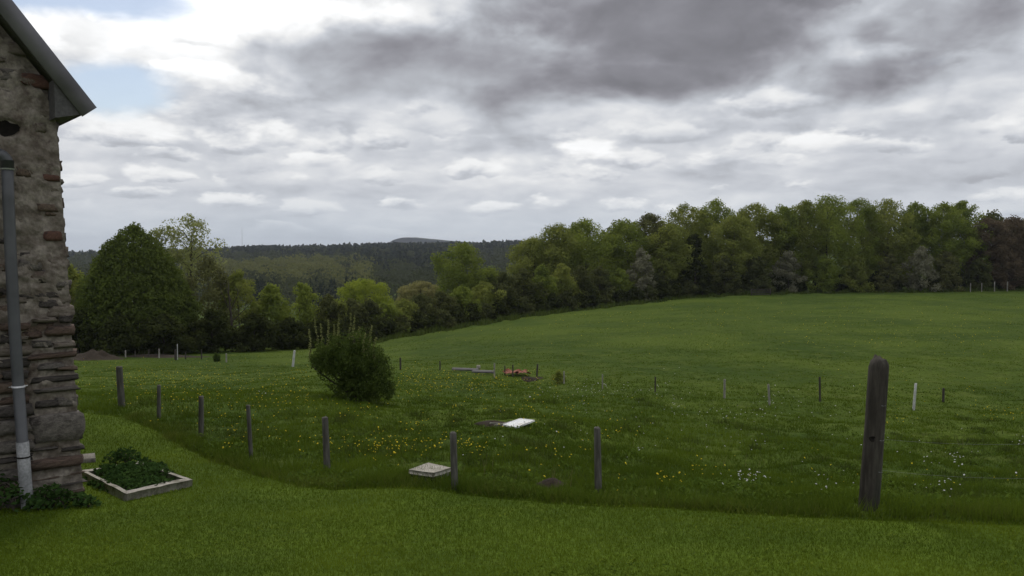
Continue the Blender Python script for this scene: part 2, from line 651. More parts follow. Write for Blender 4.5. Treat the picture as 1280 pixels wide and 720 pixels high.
def mat_leaf(name, dark, light, trans=.35, patch=.5, rough=.6, clump=.9):
    """foliage: tint attribute picks between two greens, clumps vary in world space"""
    m, g = new_mat(name)
    a = g.n('ShaderNodeAttribute')
    a.attribute_name = 'tint'
    pos = g.n('ShaderNodeNewGeometry').outputs['Position']
    n1 = g.noise(pos, clump, 3, .55)
    f = g.add(g.mul(a.outputs['Fac'], 1 - patch), g.mul(g.step(n1, .3, .7), patch))
    c = g.mix(f, dark, light)
    d = g.n('ShaderNodeBsdfDiffuse')
    g.L(c, d.inputs[0])
    t = g.n('ShaderNodeBsdfTranslucent')
    hs = g.n('ShaderNodeHueSaturation')
    hs.inputs['Hue'].default_value = .49
    hs.inputs['Value'].default_value = 1.1
    g.L(c, hs.inputs['Color'])
    g.L(hs.outputs[0], t.inputs[0])
    mx = g.n('ShaderNodeMixShader')
    mx.inputs[0].default_value = trans
    g.L(d.outputs[0], mx.inputs[1])
    g.L(t.outputs[0], mx.inputs[2])
    o = g.n('ShaderNodeOutputMaterial')
    g.L(mx.outputs[0], o.inputs[0])
    return m


def mat_ground(name, cols, s1, s2, bdist=.05, bstr=.6):
    m, g = new_mat(name)
    pos = g.n('ShaderNodeNewGeometry').outputs['Position']
    n1 = g.noise(pos, s1, 5, .6)
    n2 = g.noise(pos, s2, 6, .65)
    n3 = g.noise(pos, s2 * 7, 4, .6)
    c = g.mix(g.step(n1, .35, .65), cols[0], cols[1])
    c = g.mix(g.mul(g.step(n2, .45, .75), .75), c, cols[2])
    k = g.step(n3, .25, .75, .7, 1.25)
    mm = g.n('ShaderNodeMix', data_type='RGBA', blend_type='MULTIPLY')
    mm.inputs[0].default_value = 1
    g.L(c, mm.inputs[6])
    g.L(g.vec(k, k, k), mm.inputs[7])
    return finish(m, g, mm.outputs[2], 1.0, g.add(n2, n3), bstr, bdist, .05)


MAT = {}
MAT['meadow'] = mat_ground('meadow_ground', [(.040, .068, .010), (.072, .104, .014), (.092, .116, .022)], .10, .9, .08, .7)
MAT['lawn'] = mat_ground('lawn_ground', [(0.0528, 0.0850, 0.0094), (0.0758, 0.1167, 0.0115), (0.0897, 0.1262, 0.0157)], .55, 3.2, .01, .4)
MAT['lawn_blade'] = mat_leaf('lawn_blade', (0.0675, 0.1070, 0.0102), (0.1406, 0.1961, 0.0164), .35, .20, clump=.9)
MAT['meadow_blade'] = mat_leaf('meadow_blade', (0.0502, 0.0840, 0.0103), (0.1111, 0.1628, 0.0170), .35, .6, clump=.35)
MAT['herb_leaf'] = mat_leaf('herb_leaf', (0.0479, 0.0824, 0.0144), (0.1048, 0.1531, 0.0234), .3, .4, clump=1.5)
MAT['clover_leaf'] = mat_leaf('clover_leaf', (.070, .110, .014), (.14, .185, .024), .3, .4, clump=1.5)
MAT['coarse_blade'] = mat_leaf('coarse_blade', (0.0390, 0.0621, 0.0144), (0.0975, 0.1283, 0.0264), .3, .4, clump=.8)
MAT['grey_wood'] = mat_mottle('grey_wood', (.075, .070, .060), (.135, .128, .112), (.05, .052, .04), 9, 40, .95, .7, .006, stretch=(1, 1, .16))
MAT['fringe_blade'] = mat_leaf('fringe_blade', (.060, .085, .014), (.135, .165, .030), .35, .3, clump=1.2)
MAT['dry_blade'] = mat_leaf('dry_blade', (.12, .10, .04), (.24, .21, .10), .3, .3)
MAT['soil'] = mat_mottle('soil', (.022, .016, .011), (.046, .034, .023), None, 9, 50, 1.0, .8, .02)  # brown earth, darkened further to paint in shade on the far heap
MAT['weather_wood'] = mat_mottle('weather_wood', (.042, .036, .030), (.085, .075, .064), (.034, .036, .026), 9, 40, .95, .7, .006, stretch=(1, 1, .16))
MAT['white_paint'] = mat_mottle('white_paint', (.42, .42, .41), (.55, .55, .54), None, 9, 40, .8, .2, .002)
MAT['pale_wood'] = mat_mottle('pale_wood', (.20, .19, .165), (.32, .30, .27), None, 9, 40, .9, .5, .004, stretch=(1, 1, .2))
MAT['bark'] = mat_mottle('bark', (.035, .028, .022), (.075, .062, .050), None, 5, 22, 1.0, .8, .03, stretch=(1, 1, .3))
MAT['birch_bark'] = mat_mottle('birch_bark', (.30, .28, .25), (.42, .40, .37), (.05, .045, .04), 4, 20, .9, .5, .02, stretch=(1, 1, 2.0))
MAT['wire'] = mat_mottle('wire', (.18, .18, .18), (.26, .26, .26), None, 20, 90, .6, .1, .001, .4)
MAT['concrete'] = mat_mottle('concrete', (.28, .255, .22), (.43, .40, .35), (.15, .14, .105), 6, 45, .95, .5, .004)
MAT['white_board'] = mat_mottle('white_board', (.70, .71, .72), (.82, .82, .81), (.55, .53, .48), 3, 30, .6, .1, .002)
MAT['yellow'] = mat_mottle('dandelion_yellow', (.62, .46, .015), (.72, .58, .03), None, 30, 90, .8, .1, .002)
MAT['white_petal'] = mat_mottle('white_petal', (.60, .59, .58), (.74, .73, .72), None, 30, 90, .8, .1, .002)
MAT['orange'] = mat_mottle('orange_clay', (.20, .070, .045), (.28, .098, .060), (.13, .055, .040), 5, 30, .8, .3, .01)
MAT['grey_plank'] = mat_mottle('grey_plank', (.10, .095, .09), (.16, .155, .15), (.06, .056, .052), 5, 30, .9, .4, .005, stretch=(.2, 1, 1))
MAT['metal_mast'] = mat_mottle('metal_mast', (.25, .25, .27), (.35, .35, .37), None, 5, 30, .6, .1, .002)
# ------------------------------------------------------------------ ground sheets
def sinh_axis(lo, hi, n, k, mid=0.0):
    a, b = math.asinh((lo - mid) / k), math.asinh((hi - mid) / k)
    return mid + k * np.sinh(np.linspace(a, b, n))


gx = sinh_axis(-4500, 4500, 380, 9.0)
gy = sinh_axis(-60, 5000, 420, 9.0, 9.0)
GX, GY = np.meshgrid(gx, gy)
GZ = T(GX, GY)
inside = np.clip((lawn_edge(GX) - .05 - GY) / .25, 0, 1)
GZ = GZ - .09 * inside
ground = obj('ground', mesh_np('ground', np.stack([GX, GY, GZ], -1), grid_faces(len(gy), len(gx)), MAT['meadow'], True))
tag(ground, kind='structure')

lx_ = np.concatenate([np.linspace(-45, -9, 50), np.linspace(-8.8, 6, 170), np.linspace(6.3, 45, 50)])
ty = np.concatenate([np.linspace(-20, 3, 12), np.linspace(3.2, 1000, 150)])
LXg = np.repeat(lx_[:, None], 150, 1)
edge = lawn_edge(lx_)
tt = np.concatenate([np.linspace(0, .55, 20), np.linspace(.56, 1, 130)])
LYg = -20 + (edge[:, None] + 20) * tt[None]
LZg = T(LXg, LYg) - .02 * (tt[None] > .998)
lawn = obj('lawn', mesh_np('lawn', np.stack([LXg, LYg, LZg], -1), grid_faces(len(lx_), 150)[:, ::-1], MAT['lawn'], True))
tag(lawn, kind='structure')


# spots where boards, slabs and bare soil keep the grass down
CLEAR = []
for (px, row, r) in ((642, 530, .34), (655, 527, .36), (630, 534, .3), (617, 531, .35), (604, 531, .3), (537, 585, .44), (527, 588, .2), (552, 587, .22), (1086, 634, .16), (1086, 640, .14), (690, 605, .18), (700, 607, .15), (680, 606, .15),
                     (580, 468, .5), (600, 470, .5), (645, 471, .5), (660, 474, .4)):
    h_ = hit(px, row)
    CLEAR.append((h_.x, h_.y, r))


def clear(x, y):
    f = np.ones(len(x))
    for (cx, cy, r) in CLEAR:
        q = ((x - cx) ** 2 + ((y - cy) * .8) ** 2) / (r * r)
        f = np.minimum(f, np.clip((q - .6) * 1.6, .12, 1))
    return f


# ------------------------------------------------------------------ grass (stuff)
def blades(name, x, y, h, wdt, mat, lean=.5, tint=None, label=None, cat='grass', z=None):
    n = len(x)
    z = (T(x, y) if z is None else z) - .01
    a = RNG.random(n) * 2 * math.pi
    ca, sa = np.cos(a), np.sin(a)
    la = RNG.random(n) * 2 * math.pi
    lm = h * lean * RNG.random(n)
    V = np.empty((n, 3, 3))
    V[:, 0] = np.stack([x - ca * wdt, y - sa * wdt, z], -1)
    V[:, 1] = np.stack([x + ca * wdt, y + sa * wdt, z], -1)
    V[:, 2] = np.stack([x + np.cos(la) * lm, y + np.sin(la) * lm, z + h], -1)
    if tint is None:
        tint = RNG.random(n)
    tt_ = np.repeat(np.clip(tint, 0, 1), 3)
    me = mesh_np(name, V, np.arange(3 * n).reshape(n, 3), mat, False, tt_)
    o = obj(name, me)
    tag(o, label, cat, kind='stuff')
    return o


def wedge(n, d0, d1, umax=.82):
    d = np.exp(RNG.uniform(math.log(d0), math.log(d1), n))
    u = RNG.uniform(-umax, umax, n)
    return u * d, d


WX, WY = -4.61, 8.85          # foot of the barn's visible corner
WROT = math.radians(40)


def in_barn(x, y):
    dx, dy = x - WX, y - WY
    lx = dx * math.cos(WROT) + dy * math.sin(WROT)
    ly = -dx * math.sin(WROT) + dy * math.cos(WROT)
    return (lx < 0.1) & (lx > -7.2) & (ly > -.05) & (ly < 9.3)


x, y = wedge(520000, 3.4, 20, .80)
k = (y < lawn_edge(x) + .03) & ~in_barn(x, y)
x, y = x[k], y[k]
pt = fbm(P3(x * .9, y * .9, 1.5), 3)
blades('lawn_grass', x, y, RNG.uniform(.018, .042, len(x)) * (.7 + .7 * pt) * (.8 + y * .035), .0021 * (.5 + y / 5.5),
       MAT['lawn_blade'], .9, .12 + .5 * RNG.random(len(x)) + 3.0 * (pt - .5) + 2.4 * (fbm(P3(x * .35, y * .8, 9.5), 3) - .5), 'short mown lawn grass in front of the meadow fence')

x, y = wedge(560000, 6.2, 48, .80)
k = (RNG.random(len(y)) < np.clip(y / 12, .45, 1)) & (y > lawn_edge(x) - .02) & ~in_barn(x, y)
x, y = x[k], y[k]
pt = .6 * fbm(P3(x * .8, y * .8, 7.5), 4, .6) + .4 * fbm(P3(x * 3.1, y * 3.1, 3.5), 3, .6)
pt = .5 + (pt - .5) * 1.5
ed = np.exp(-((y - lawn_edge(x) - .25) / .35) ** 2)
near = np.clip(1.25 - y / 45, .35, 1) * clear(x, y)
hh = (RNG.uniform(.04, .16, len(x)) * (.22 + 2.0 * np.clip(pt - .25, 0, 1)) + .07 * ed * RNG.random(len(x)) * pt * 2) * near
blades('meadow_grass', x, y, hh, .0030 * (.6 + y / 7.0), MAT['meadow_blade'], .8,
       .2 + .45 * RNG.random(len(x)) + 1.7 * (pt - .5) + 1.3 * (fbm(P3(x * .22, y * .22, 8.8), 3) - .5), 'rough uneven meadow grass beyond the lawn')  # patch tint also paints in the shading of the uneven ground

# coarse dark tufts and hummocks of rush-like grass
tx, ty_ = wedge(300, 9, 25, .74)
kk = (ty_ > lawn_edge(tx) + .6) & (fbm(P3(tx * .3, ty_ * .3, 2.7), 3) + .25 * (tx / ty_) > .50)
tx, ty_ = tx[kk], ty_[kk]
nb = 90
rr_ = RNG.uniform(.08, .24, len(tx))
bx_ = (tx[:, None] + RNG.normal(size=(len(tx), nb)) * rr_[:, None]).ravel()
by_ = (ty_[:, None] + RNG.normal(size=(len(tx), nb)) * rr_[:, None]).ravel()
bh_ = np.repeat(RNG.uniform(.08, .20, len(tx)), nb) * RNG.uniform(.5, 1.1, len(bx_)) * clear(bx_, by_)
blades('coarse_tufts', bx_, by_, bh_, .0036 * (.6 + by_ / 8.0), MAT['coarse_blade'], .9, None, 'dark coarse grass tufts dotted over the rough meadow')
# uneven fringe of longer grass along the mown edge
fx_ = RNG.uniform(-7.5, 5.5, 150)
fy_ = lawn_edge(fx_) + np.abs(RNG.normal(size=150)) * .28 + .02
fr_ = RNG.uniform(.04, .12, 150)
bx_ = (fx_[:, None] + RNG.normal(size=(150, 60)) * fr_[:, None] * 1.4).ravel()
by_ = (fy_[:, None] + RNG.normal(size=(150, 60)) * fr_[:, None]).ravel()
bh_ = np.repeat(RNG.uniform(.05, .20, 150), 60) * RNG.uniform(.4, 1.1, len(bx_)) * clear(bx_, by_)
blades('fringe_grass', bx_, by_, bh_, np.full(len(bx_), .0035), MAT['fringe_blade'], 1.1, None, 'uneven fringe of longer grass along the mown lawn edge')
# ragged weeds where the pasture meets the hedge and the wood
mx_ = RNG.uniform(470, 1330, 9000)
md_ = np.interp(mx_, [470, 500, 640, 870, 1000, 1280, 1330], [75, 79, 94, 114, 121, 125, 126]) + RNG.normal(size=9000) * .8 - 2.2 * np.abs(fbm(P3(mx_ * .05, mx_ * 0), 3) - .45) * 6
mu_ = (mx_ - 640) / FPX * md_
blades('margin_weeds', mu_, md_, RNG.uniform(.15, .62, 9000) * (.3 + 1.4 * fbm(P3(mx_ * .12, mx_ * 0, 3), 2)), np.full(9000, .05), MAT['coarse_blade'], .6, None, 'ragged tall weeds along the pasture margin')

# broad-leaved herbs between the blades
x, y = wedge(90000, 6.6, 34, .80)
pt = fbm(P3(x * 1.6, y * 1.6, 4.1), 3, .6)
k = (y > lawn_edge(x) + .05) & ~in_barn(x, y) & (pt > .47)
x, y, pt = x[k], y[k], pt[k]
cz = T(x, y) + RNG.random(len(x)) * (.02 + .32 * np.clip(pt - .45, 0, 1)) * clear(x, y)
Vh, Fh = None, None


def herb_leaves(x, y, z, k=1.0):
    n = len(x)
    a = RNG.random(n) * 6.283
    s = k * RNG.uniform(.012, .030, n) * (1 + y / 30)
    up = RNG.uniform(.1, 1.1, n)
    d = np.stack([np.cos(a), np.sin(a), up], -1)
    d /= np.linalg.norm(d, axis=1, keepdims=True)
    b = np.stack([-np.sin(a), np.cos(a), 0 * a], -1)
    C = np.stack([x, y, z], -1)
    V = np.stack([C - d * s[:, None], C + b * s[:, None] * .5, C + d * s[:, None] * 1.2, C - b * s[:, None] * .5], 1)
    return V, np.arange(4 * n).reshape(n, 4)


Vh, Fh = herb_leaves(x, y, cz)
tag(obj('meadow_herbs', mesh_np('meadow_herbs', Vh, Fh, MAT['herb_leaf'], False, np.repeat(RNG.random(len(x)), 4))), 'low broad-leaved herbs growing among the meadow grass', 'herbs', kind='stuff')

x, y = wedge(26000, 3.6, 15, .80)
pt = fbm(P3(x * 1.1, y * 1.1, 14.1), 4, .6)
k = (y < lawn_edge(x)) & ~in_barn(x, y) & (pt > .53)
x, y = x[k], y[k]
Vh, Fh = herb_leaves(x, y, T(x, y) + RNG.uniform(.002, .022, len(x)), .6)
tag(obj('lawn_clover', mesh_np('lawn_clover', Vh, Fh, MAT['clover_leaf'], False, np.repeat(RNG.random(len(x)), 4))), 'flat patches of clover and plantain in the mown lawn', 'herbs', kind='stuff')

x, y = wedge(150000, 40, 150, .75)
pt = fbm(P3(x * .25, y * .25, 3.5), 4, .6)
k = pt > .42
x, y, pt = x[k], y[k], pt[k]
blades('pasture_grass', x, y, RNG.uniform(.04, .10, len(x)) * (.4 + 1.6 * (pt - .3)), .010 * (y / 30), MAT['meadow_blade'], .8,
       .3 + .5 * RNG.random(len(x)), 'grazed pasture grass rising to the wood')


# ------------------------------------------------------------------ trees and shrubs
def leaf_quads(C, size, rng, flat=.0, outward=None):
    """rhombic leaves about centres C"""
    n = len(C)
    a = rng.normal(size=(n, 3))
    if outward is not None:
        nrm = outward + rng.normal(size=(n, 3)) * .55
        nrm /= np.linalg.norm(nrm, axis=1, keepdims=True) + 1e-9
        a -= (a * nrm).sum(1, keepdims=True) * nrm
        a /= np.linalg.norm(a, axis=1, keepdims=True) + 1e-9
        b = np.cross(nrm, a)
    else:
        a /= np.linalg.norm(a, axis=1, keepdims=True)
        b = rng.normal(size=(n, 3))
        b -= (a * b).sum(1, keepdims=True) * a
        b /= np.linalg.norm(b, axis=1, keepdims=True)
    s = (size * (.6 + .8 * rng.random(n)))[:, None]
    V = np.stack([C - a * s, C + b * s * .62, C + a * s, C - b * s * .62], 1)
    return V.reshape(-1, 3), np.arange(4 * n).reshape(n, 4)


PROFILES = {
    'round': lambda t: np.sqrt(np.clip(1 - (2 * t - .95) ** 2 / 1.12, 0.02, 1)),
    'dome': lambda t: np.clip(1.0 - t ** 2.1, 0.03, 1) ** .72 * (0.9 + .1 * np.minimum(t * 6, 1)),
    'oval': lambda t: np.sqrt(np.clip(1 - (2 * t - .85) ** 2 / 1.35, .02, 1)),
    'cone': lambda t: np.clip(1.02 - t, .02, 1) * .98,
    'shrub': lambda t: np.clip(1 - t ** 2.6, .03, 1) ** .6,
}


def crown_vf(rng, H, R, prof, z0, nlobes, nleaf, size, lobe=.36, jitter=.15, Ry=None, thin=0.0, lowz=0.0, shell=False):
    """leaves for a crown from z0*H to H; returns V,F,tint and lobe centres"""
    pf = PROFILES[prof]
    Ry = Ry or R
    t = (np.arange(nlobes) + rng.random(nlobes)) / nlobes
    t = t ** .85
    rr = pf(t)
    ang = rng.random(nlobes) * 2 * math.pi
    rad = np.sqrt(rng.random(nlobes)) * np.clip(rr - lobe * .55, .02, 1)
    if shell:
        t = (np.arange(nlobes) + .5) / nlobes
        t = 1 - (1 - t) ** .72
        rr = pf(t)
        ang = np.arange(nlobes) * 2.39996
        rad = np.clip(rr - lobe * .45, .02, 1) * (.90 + .10 * rng.random(nlobes))
        jitter = .03
    hc = (1 - z0) * H
    lr = lobe * R * (.65 + .6 * rng.random(nlobes)) * (.55 + .45 * rr)
    zc = z0 * H + t * hc * (1 - lobe * R * .55 / hc)
    C = np.stack([np.cos(ang) * rad * R * (1 + jitter * rng.normal(size=nlobes)), np.sin(ang) * rad * Ry, zc], -1)
    L = np.stack([lr, lr, lr * (.72 + .2 * rng.random(nlobes))], -1)
    wgt = lr ** 2
    k = rng.choice(nlobes, nleaf, p=wgt / wgt.sum())
    dr = rng.normal(size=(nleaf, 3))
    dr /= np.linalg.norm(dr, axis=1, keepdims=True)
    rad = (1 - .55 * rng.random(nleaf) ** 1.8) * (1 + .10 * rng.normal(size=nleaf))
    pos = C[k] + dr * L[k] * rad[:, None]
    # break lobes up so the edge is feathery
    pos += (fbm(pos * (2.2 / max(R * .3, .3)), 2)[:, None] - .5) * dr * L[k] * .8
    if thin > 0:
        keep = fbm(pos * (3.2 / max(R * .25, .3)) + 5, 3) > thin
        pos, k, dr = pos[keep], k[keep], dr[keep]
    keep = pos[:, 2] > lowz
    pos, k, dr = pos[keep], k[keep], dr[keep]
    lt = rng.random(nlobes)
    V, F = leaf_quads(pos, size, rng, outward=dr)
    tint = np.repeat(np.clip(.55 * rng.random(len(pos)) + .45 * lt[k], 0, 1), 4)
    return V, F, tint, C, lr


def limbs_vf(rng, H, r0, centres, top=.82, nl=10, sway=.05, sides=6, twigs=0, lr=None):
    zz = np.linspace(0, 1, 9)
    sx, sy = rng.normal(size=2) * sway * H
    base = np.stack([sx * zz ** 1.5 + .15 * r0 * np.sin(zz * 7), sy * zz ** 1.5, zz * H * top - .15 * (zz == 0)], -1)
    rad = r0 * (1 - zz) ** .8 + r0 * .10
    rad[0] *= 1.35
    paths = [(base, rad)]
    idx = rng.permutation(len(centres))[:nl]
    for i in idx:
        c = centres[i]
        zb = max(.12 * H, min(c[2] - .35 * math.hypot(c[0], c[1]) - .05 * H, H * top * .9))
        f = zb / (H * top)
        p0 = np.array([np.interp(f, zz, base[:, j]) for j in range(3)])
        s = np.linspace(0, 1, 6)[:, None]
        mid = np.array([0, 0, .12 * H * rng.random()])
        pts = p0 + (c - p0) * s + mid * (s * (1 - s)) * 2 + rng.normal(size=(6, 3)) * .012 * H * s
        rb = r0 * (.5 - .3 * f)
        paths.append((pts, np.linspace(rb, rb * .18, 6)))
        for _ in range(twigs):
            q0 = pts[rng.integers(2, 6)]
            dv = rng.normal(size=3) * (lr[i] if lr is not None else .1 * H) * .8
            q = q0 + dv * np.linspace(0, 1, 4)[:, None] + np.array([0, 0, .3 * lr[i]]) * (np.linspace(0, 1, 4)[:, None]) ** 2
            paths.append((q, np.linspace(rb * .25, rb * .06, 4)))
    return tube(paths, sides)


_seed = [100]


def plant(name, label, cat, group, loc, H, R, leaf, bark='bark', prof='round', z0=.22, nlobes=26, nleaf=6000, size=.2, lobe=.36,
          Ry=None, thin=0., nl=10, r0=None, top=.82, twigs=0, crown='crown', trunk='trunk', sway=.03, lowz=0.05, shell=False):
    _seed[0] += 1
    rng = np.random.default_rng(_seed[0])
    root = empty(name, loc)
    tag(root, label, cat, group)
    V, F, tn, C, lr = crown_vf(rng, H, R, prof, z0, nlobes, nleaf, size, lobe, Ry=Ry, thin=thin, lowz=lowz, shell=shell)
    obj(crown, mesh_np(crown, V, F, MAT[leaf], False, tn), root)
    V, F = limbs_vf(rng, H, r0 or .022 * H, C, top, nl, sway, 6 if twigs else 6, twigs, lr)
    obj(trunk, mesh_np(trunk, V, F, MAT[bark], True), root)
    return root


MAT['dome_leaf'] = mat_leaf('dome_leaf', (0.0617, 0.0841, 0.0208), (0.1268, 0.1617, 0.0338), .3, .4, clump=.9)
MAT['birch_leaf'] = mat_leaf('birch_leaf', (0.1723, 0.2025, 0.0614), (0.3443, 0.3645, 0.1427), .4, .4)
MAT['olive_leaf'] = mat_leaf('olive_leaf', (0.1215, 0.1527, 0.0367), (0.2660, 0.2926, 0.0653), .45, .5, clump=.35)
MAT['green_leaf'] = mat_leaf('green_leaf', (0.1083, 0.1466, 0.0309), (0.2338, 0.2838, 0.0505), .45, .5, clump=.35)
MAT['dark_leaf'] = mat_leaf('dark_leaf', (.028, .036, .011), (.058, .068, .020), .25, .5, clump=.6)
MAT['hedge_leaf'] = mat_leaf('hedge_leaf', (0.0549, 0.0643, 0.0245), (0.1225, 0.1339, 0.0449), .3, .5, clump=.5)
MAT['brown_leaf'] = mat_leaf('brown_leaf', (0.0812, 0.0834, 0.0330), (0.1557, 0.1631, 0.0578), .3, .5, clump=.4)
MAT['copper_leaf'] = mat_leaf('copper_leaf', (.095, .076, .046), (.175, .132, .085), .4, .5, clump=.4)
MAT['lime_leaf'] = mat_leaf('lime_leaf', (0.1690, 0.2210, 0.0234), (0.3120, 0.3640, 0.0455), .4, .4)  # yellow-green leaves, brightened to paint in a distant patch of sun
MAT['pale_leaf'] = mat_leaf('pale_leaf', (0.1955, 0.1955, 0.0633), (0.3450, 0.3220, 0.1380), .4, .4)
MAT['blossom'] = mat_leaf('blossom', (.105, .110, .058), (.30, .29, .20), .3, .25)
MAT['shrub_leaf'] = mat_leaf('shrub_leaf', (0.0450, 0.0720, 0.0180), (0.1080, 0.1500, 0.0330), .3, .5, clump=1.6)
MAT['ivy_leaf'] = mat_leaf('ivy_leaf', (0.0196, 0.0420, 0.0126), (0.0504, 0.0924, 0.0224), .2, .4, clump=3)

# --- left of the meadow, about sixty metres off
p = on_ground(170, 62)
plant('dome_tree', 'dense dark green dome-shaped tree with foliage down to the ground, beside the feathery birch', 'tree', None, p,
      top_h(170, 276, 62, p.z), 4.35, 'dome_leaf', prof='dome', z0=.02, nlobes=420, nleaf=70000, size=.092, lobe=.15, nl=6, r0=.22, shell=True)
p = on_ground(240, 76)
plant('birch_tree', 'tall feathery pale-leaved birch tree showing sky through its thin crown', 'tree', None, p,
      top_h(238, 266, 76, p.z), 3.6, 'birch_leaf', 'bark', 'oval', .42, 46, 11500, .095, .27, thin=.50, nl=22, twigs=5, r0=.15, top=.9)
p = on_ground(203, 74)
plant('birch_tree', 'smaller thin birch close behind the dome-shaped tree', 'tree', None, p,
      top_h(205, 280, 74, p.z), 2.0, 'birch_leaf', 'bark', 'oval', .4, 18, 2600, .11, .34, thin=.42, nl=10, twigs=4, r0=.10)
LEFT = [  # px, top row, depth, R, material, profile, z0, label
    (88, 326, 66, 2.6, 'olive_leaf', 'olive leafy bush close to the stone wall edge, left of the dome tree'),
    (112, 352, 63, 2.4, 'hedge_leaf', 'dull green bush at the left foot of the dome-shaped tree'),
    (232, 352, 63, 2.2, 'dome_leaf', 'dark green bush at the right foot of the dome-shaped tree'),
    (262, 318, 70, 3.2, 'brown_leaf', 'brownish thin-leaved bush below the feathery birch'),
    (300, 336, 71, 2.6, 'olive_leaf', 'olive scrub bush behind the bare forked trunk'),
    (338, 352, 72, 2.7, 'green_leaf', 'fresh green bush between the bare forked trunk and the white leaning stake'),
    (376, 350, 74, 3.0, 'green_leaf', 'rounded green bush behind the white leaning stake'),
    (412, 366, 76, 2.7, 'hedge_leaf', 'dull green bush behind the meadow shrub with upright shoots'),
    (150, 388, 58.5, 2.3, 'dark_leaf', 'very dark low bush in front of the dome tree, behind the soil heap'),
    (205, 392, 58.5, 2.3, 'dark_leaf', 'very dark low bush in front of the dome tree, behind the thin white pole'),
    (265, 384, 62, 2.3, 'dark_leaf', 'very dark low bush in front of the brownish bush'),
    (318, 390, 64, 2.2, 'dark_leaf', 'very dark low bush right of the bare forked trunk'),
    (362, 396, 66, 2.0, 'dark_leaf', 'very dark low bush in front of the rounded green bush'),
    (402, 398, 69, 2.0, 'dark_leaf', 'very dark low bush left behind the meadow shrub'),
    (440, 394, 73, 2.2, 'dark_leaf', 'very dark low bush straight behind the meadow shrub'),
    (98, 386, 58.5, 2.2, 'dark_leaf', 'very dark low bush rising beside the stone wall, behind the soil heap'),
]
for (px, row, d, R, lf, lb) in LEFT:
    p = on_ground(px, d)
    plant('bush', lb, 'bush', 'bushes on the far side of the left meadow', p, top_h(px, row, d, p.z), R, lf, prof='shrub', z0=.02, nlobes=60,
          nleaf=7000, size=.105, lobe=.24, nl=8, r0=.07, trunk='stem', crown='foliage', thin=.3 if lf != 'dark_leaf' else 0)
# the row of trees and bushes goes on behind the barn
for i, px in enumerate(range(-520, 70, 58)):
    d = 66 + (i * 5) % 7
    p = on_ground(px, d)
    plant('broadleaf_tree', 'tree of the meadow-edge row continuing behind the stone barn', 'tree', 'trees behind the stone barn', p, 6.5 + (i * 3) % 4, 3.6, ('olive_leaf', 'green_leaf', 'hedge_leaf')[i % 3],
          prof='shrub', z0=.02, nlobes=50, nleaf=5000, size=.15, lobe=.26, nl=8, r0=.12)
# bare forked trunk
p = on_ground(290, 67.5)
rng = np.random.default_rng(5)
paths = [(np.array([[0, 0, -.2], [.05, 0, 1.5], [-.05, 0, 3], [-.2, 0, 4.6], [-.15, 0, 5.6]]), np.array([.13, .10, .08, .05, .02]))]
for (z, dx, dz) in ((2.2, 1.7, 1.5), (2.9, -.9, 1.6), (3.3, .7, 1.4), (1.7, 2.2, .9), (3.9, -.6, 1.2)):
    s = np.linspace(0, 1, 5)[:, None]
    paths.append((np.array([0, 0, z]) + s * np.array([dx, .2, dz]) + np.array([0, 0, .25]) * s * s, np.linspace(.05, .012, 5)))
    paths.append((np.array([0, 0, z]) + np.array([dx, .2, dz]) * .6 + s * np.array([dx * .1, .3, dz * .7]), np.linspace(.025, .008, 5)))
bt = empty('bare_tree', p)
tag(bt, 'bare dark forked trunk without leaves among the left bushes', 'tree')
V, F = tube(paths[:1], 7)
obj('trunk', mesh_np('trunk', V, F, MAT['bark'], True), bt)
V, F = tube(paths[1:], 5)
obj('limbs', mesh_np('limbs', V, F, MAT['bark'], True), bt)

# --- trees standing between the hedge and the valley
VALLEY = [
    (457, 347, 128, 4.9, 'lime_leaf', 'bright lime-yellow tree with sunlight put into its leaf colour, above the hedge behind the meadow shrub', 'round'),
    (528, 351, 124, 3.6, 'pale_leaf', 'pale yellowish tree peeping over the hedge, right of the bright lime tree', 'round'),
    (577, 302, 112, 4.5, 'green_leaf', 'round green tree standing alone above the hedge against the far hills', 'round'),
    (610, 334, 114, 2.6, 'green_leaf', 'low green tree at the right shoulder of the lone round tree', 'round'),
]
for (px, row, d, R, lf, lb, pr) in VALLEY:
    p = on_ground(px, d)
    plant('broadleaf_tree', lb, 'tree', 'lone trees beyond the hedge', p, top_h(px, row, d, p.z), R, lf, prof=pr, z0=.25, nlobes=100, nleaf=14000, size=.12, lobe=.20, nl=12)

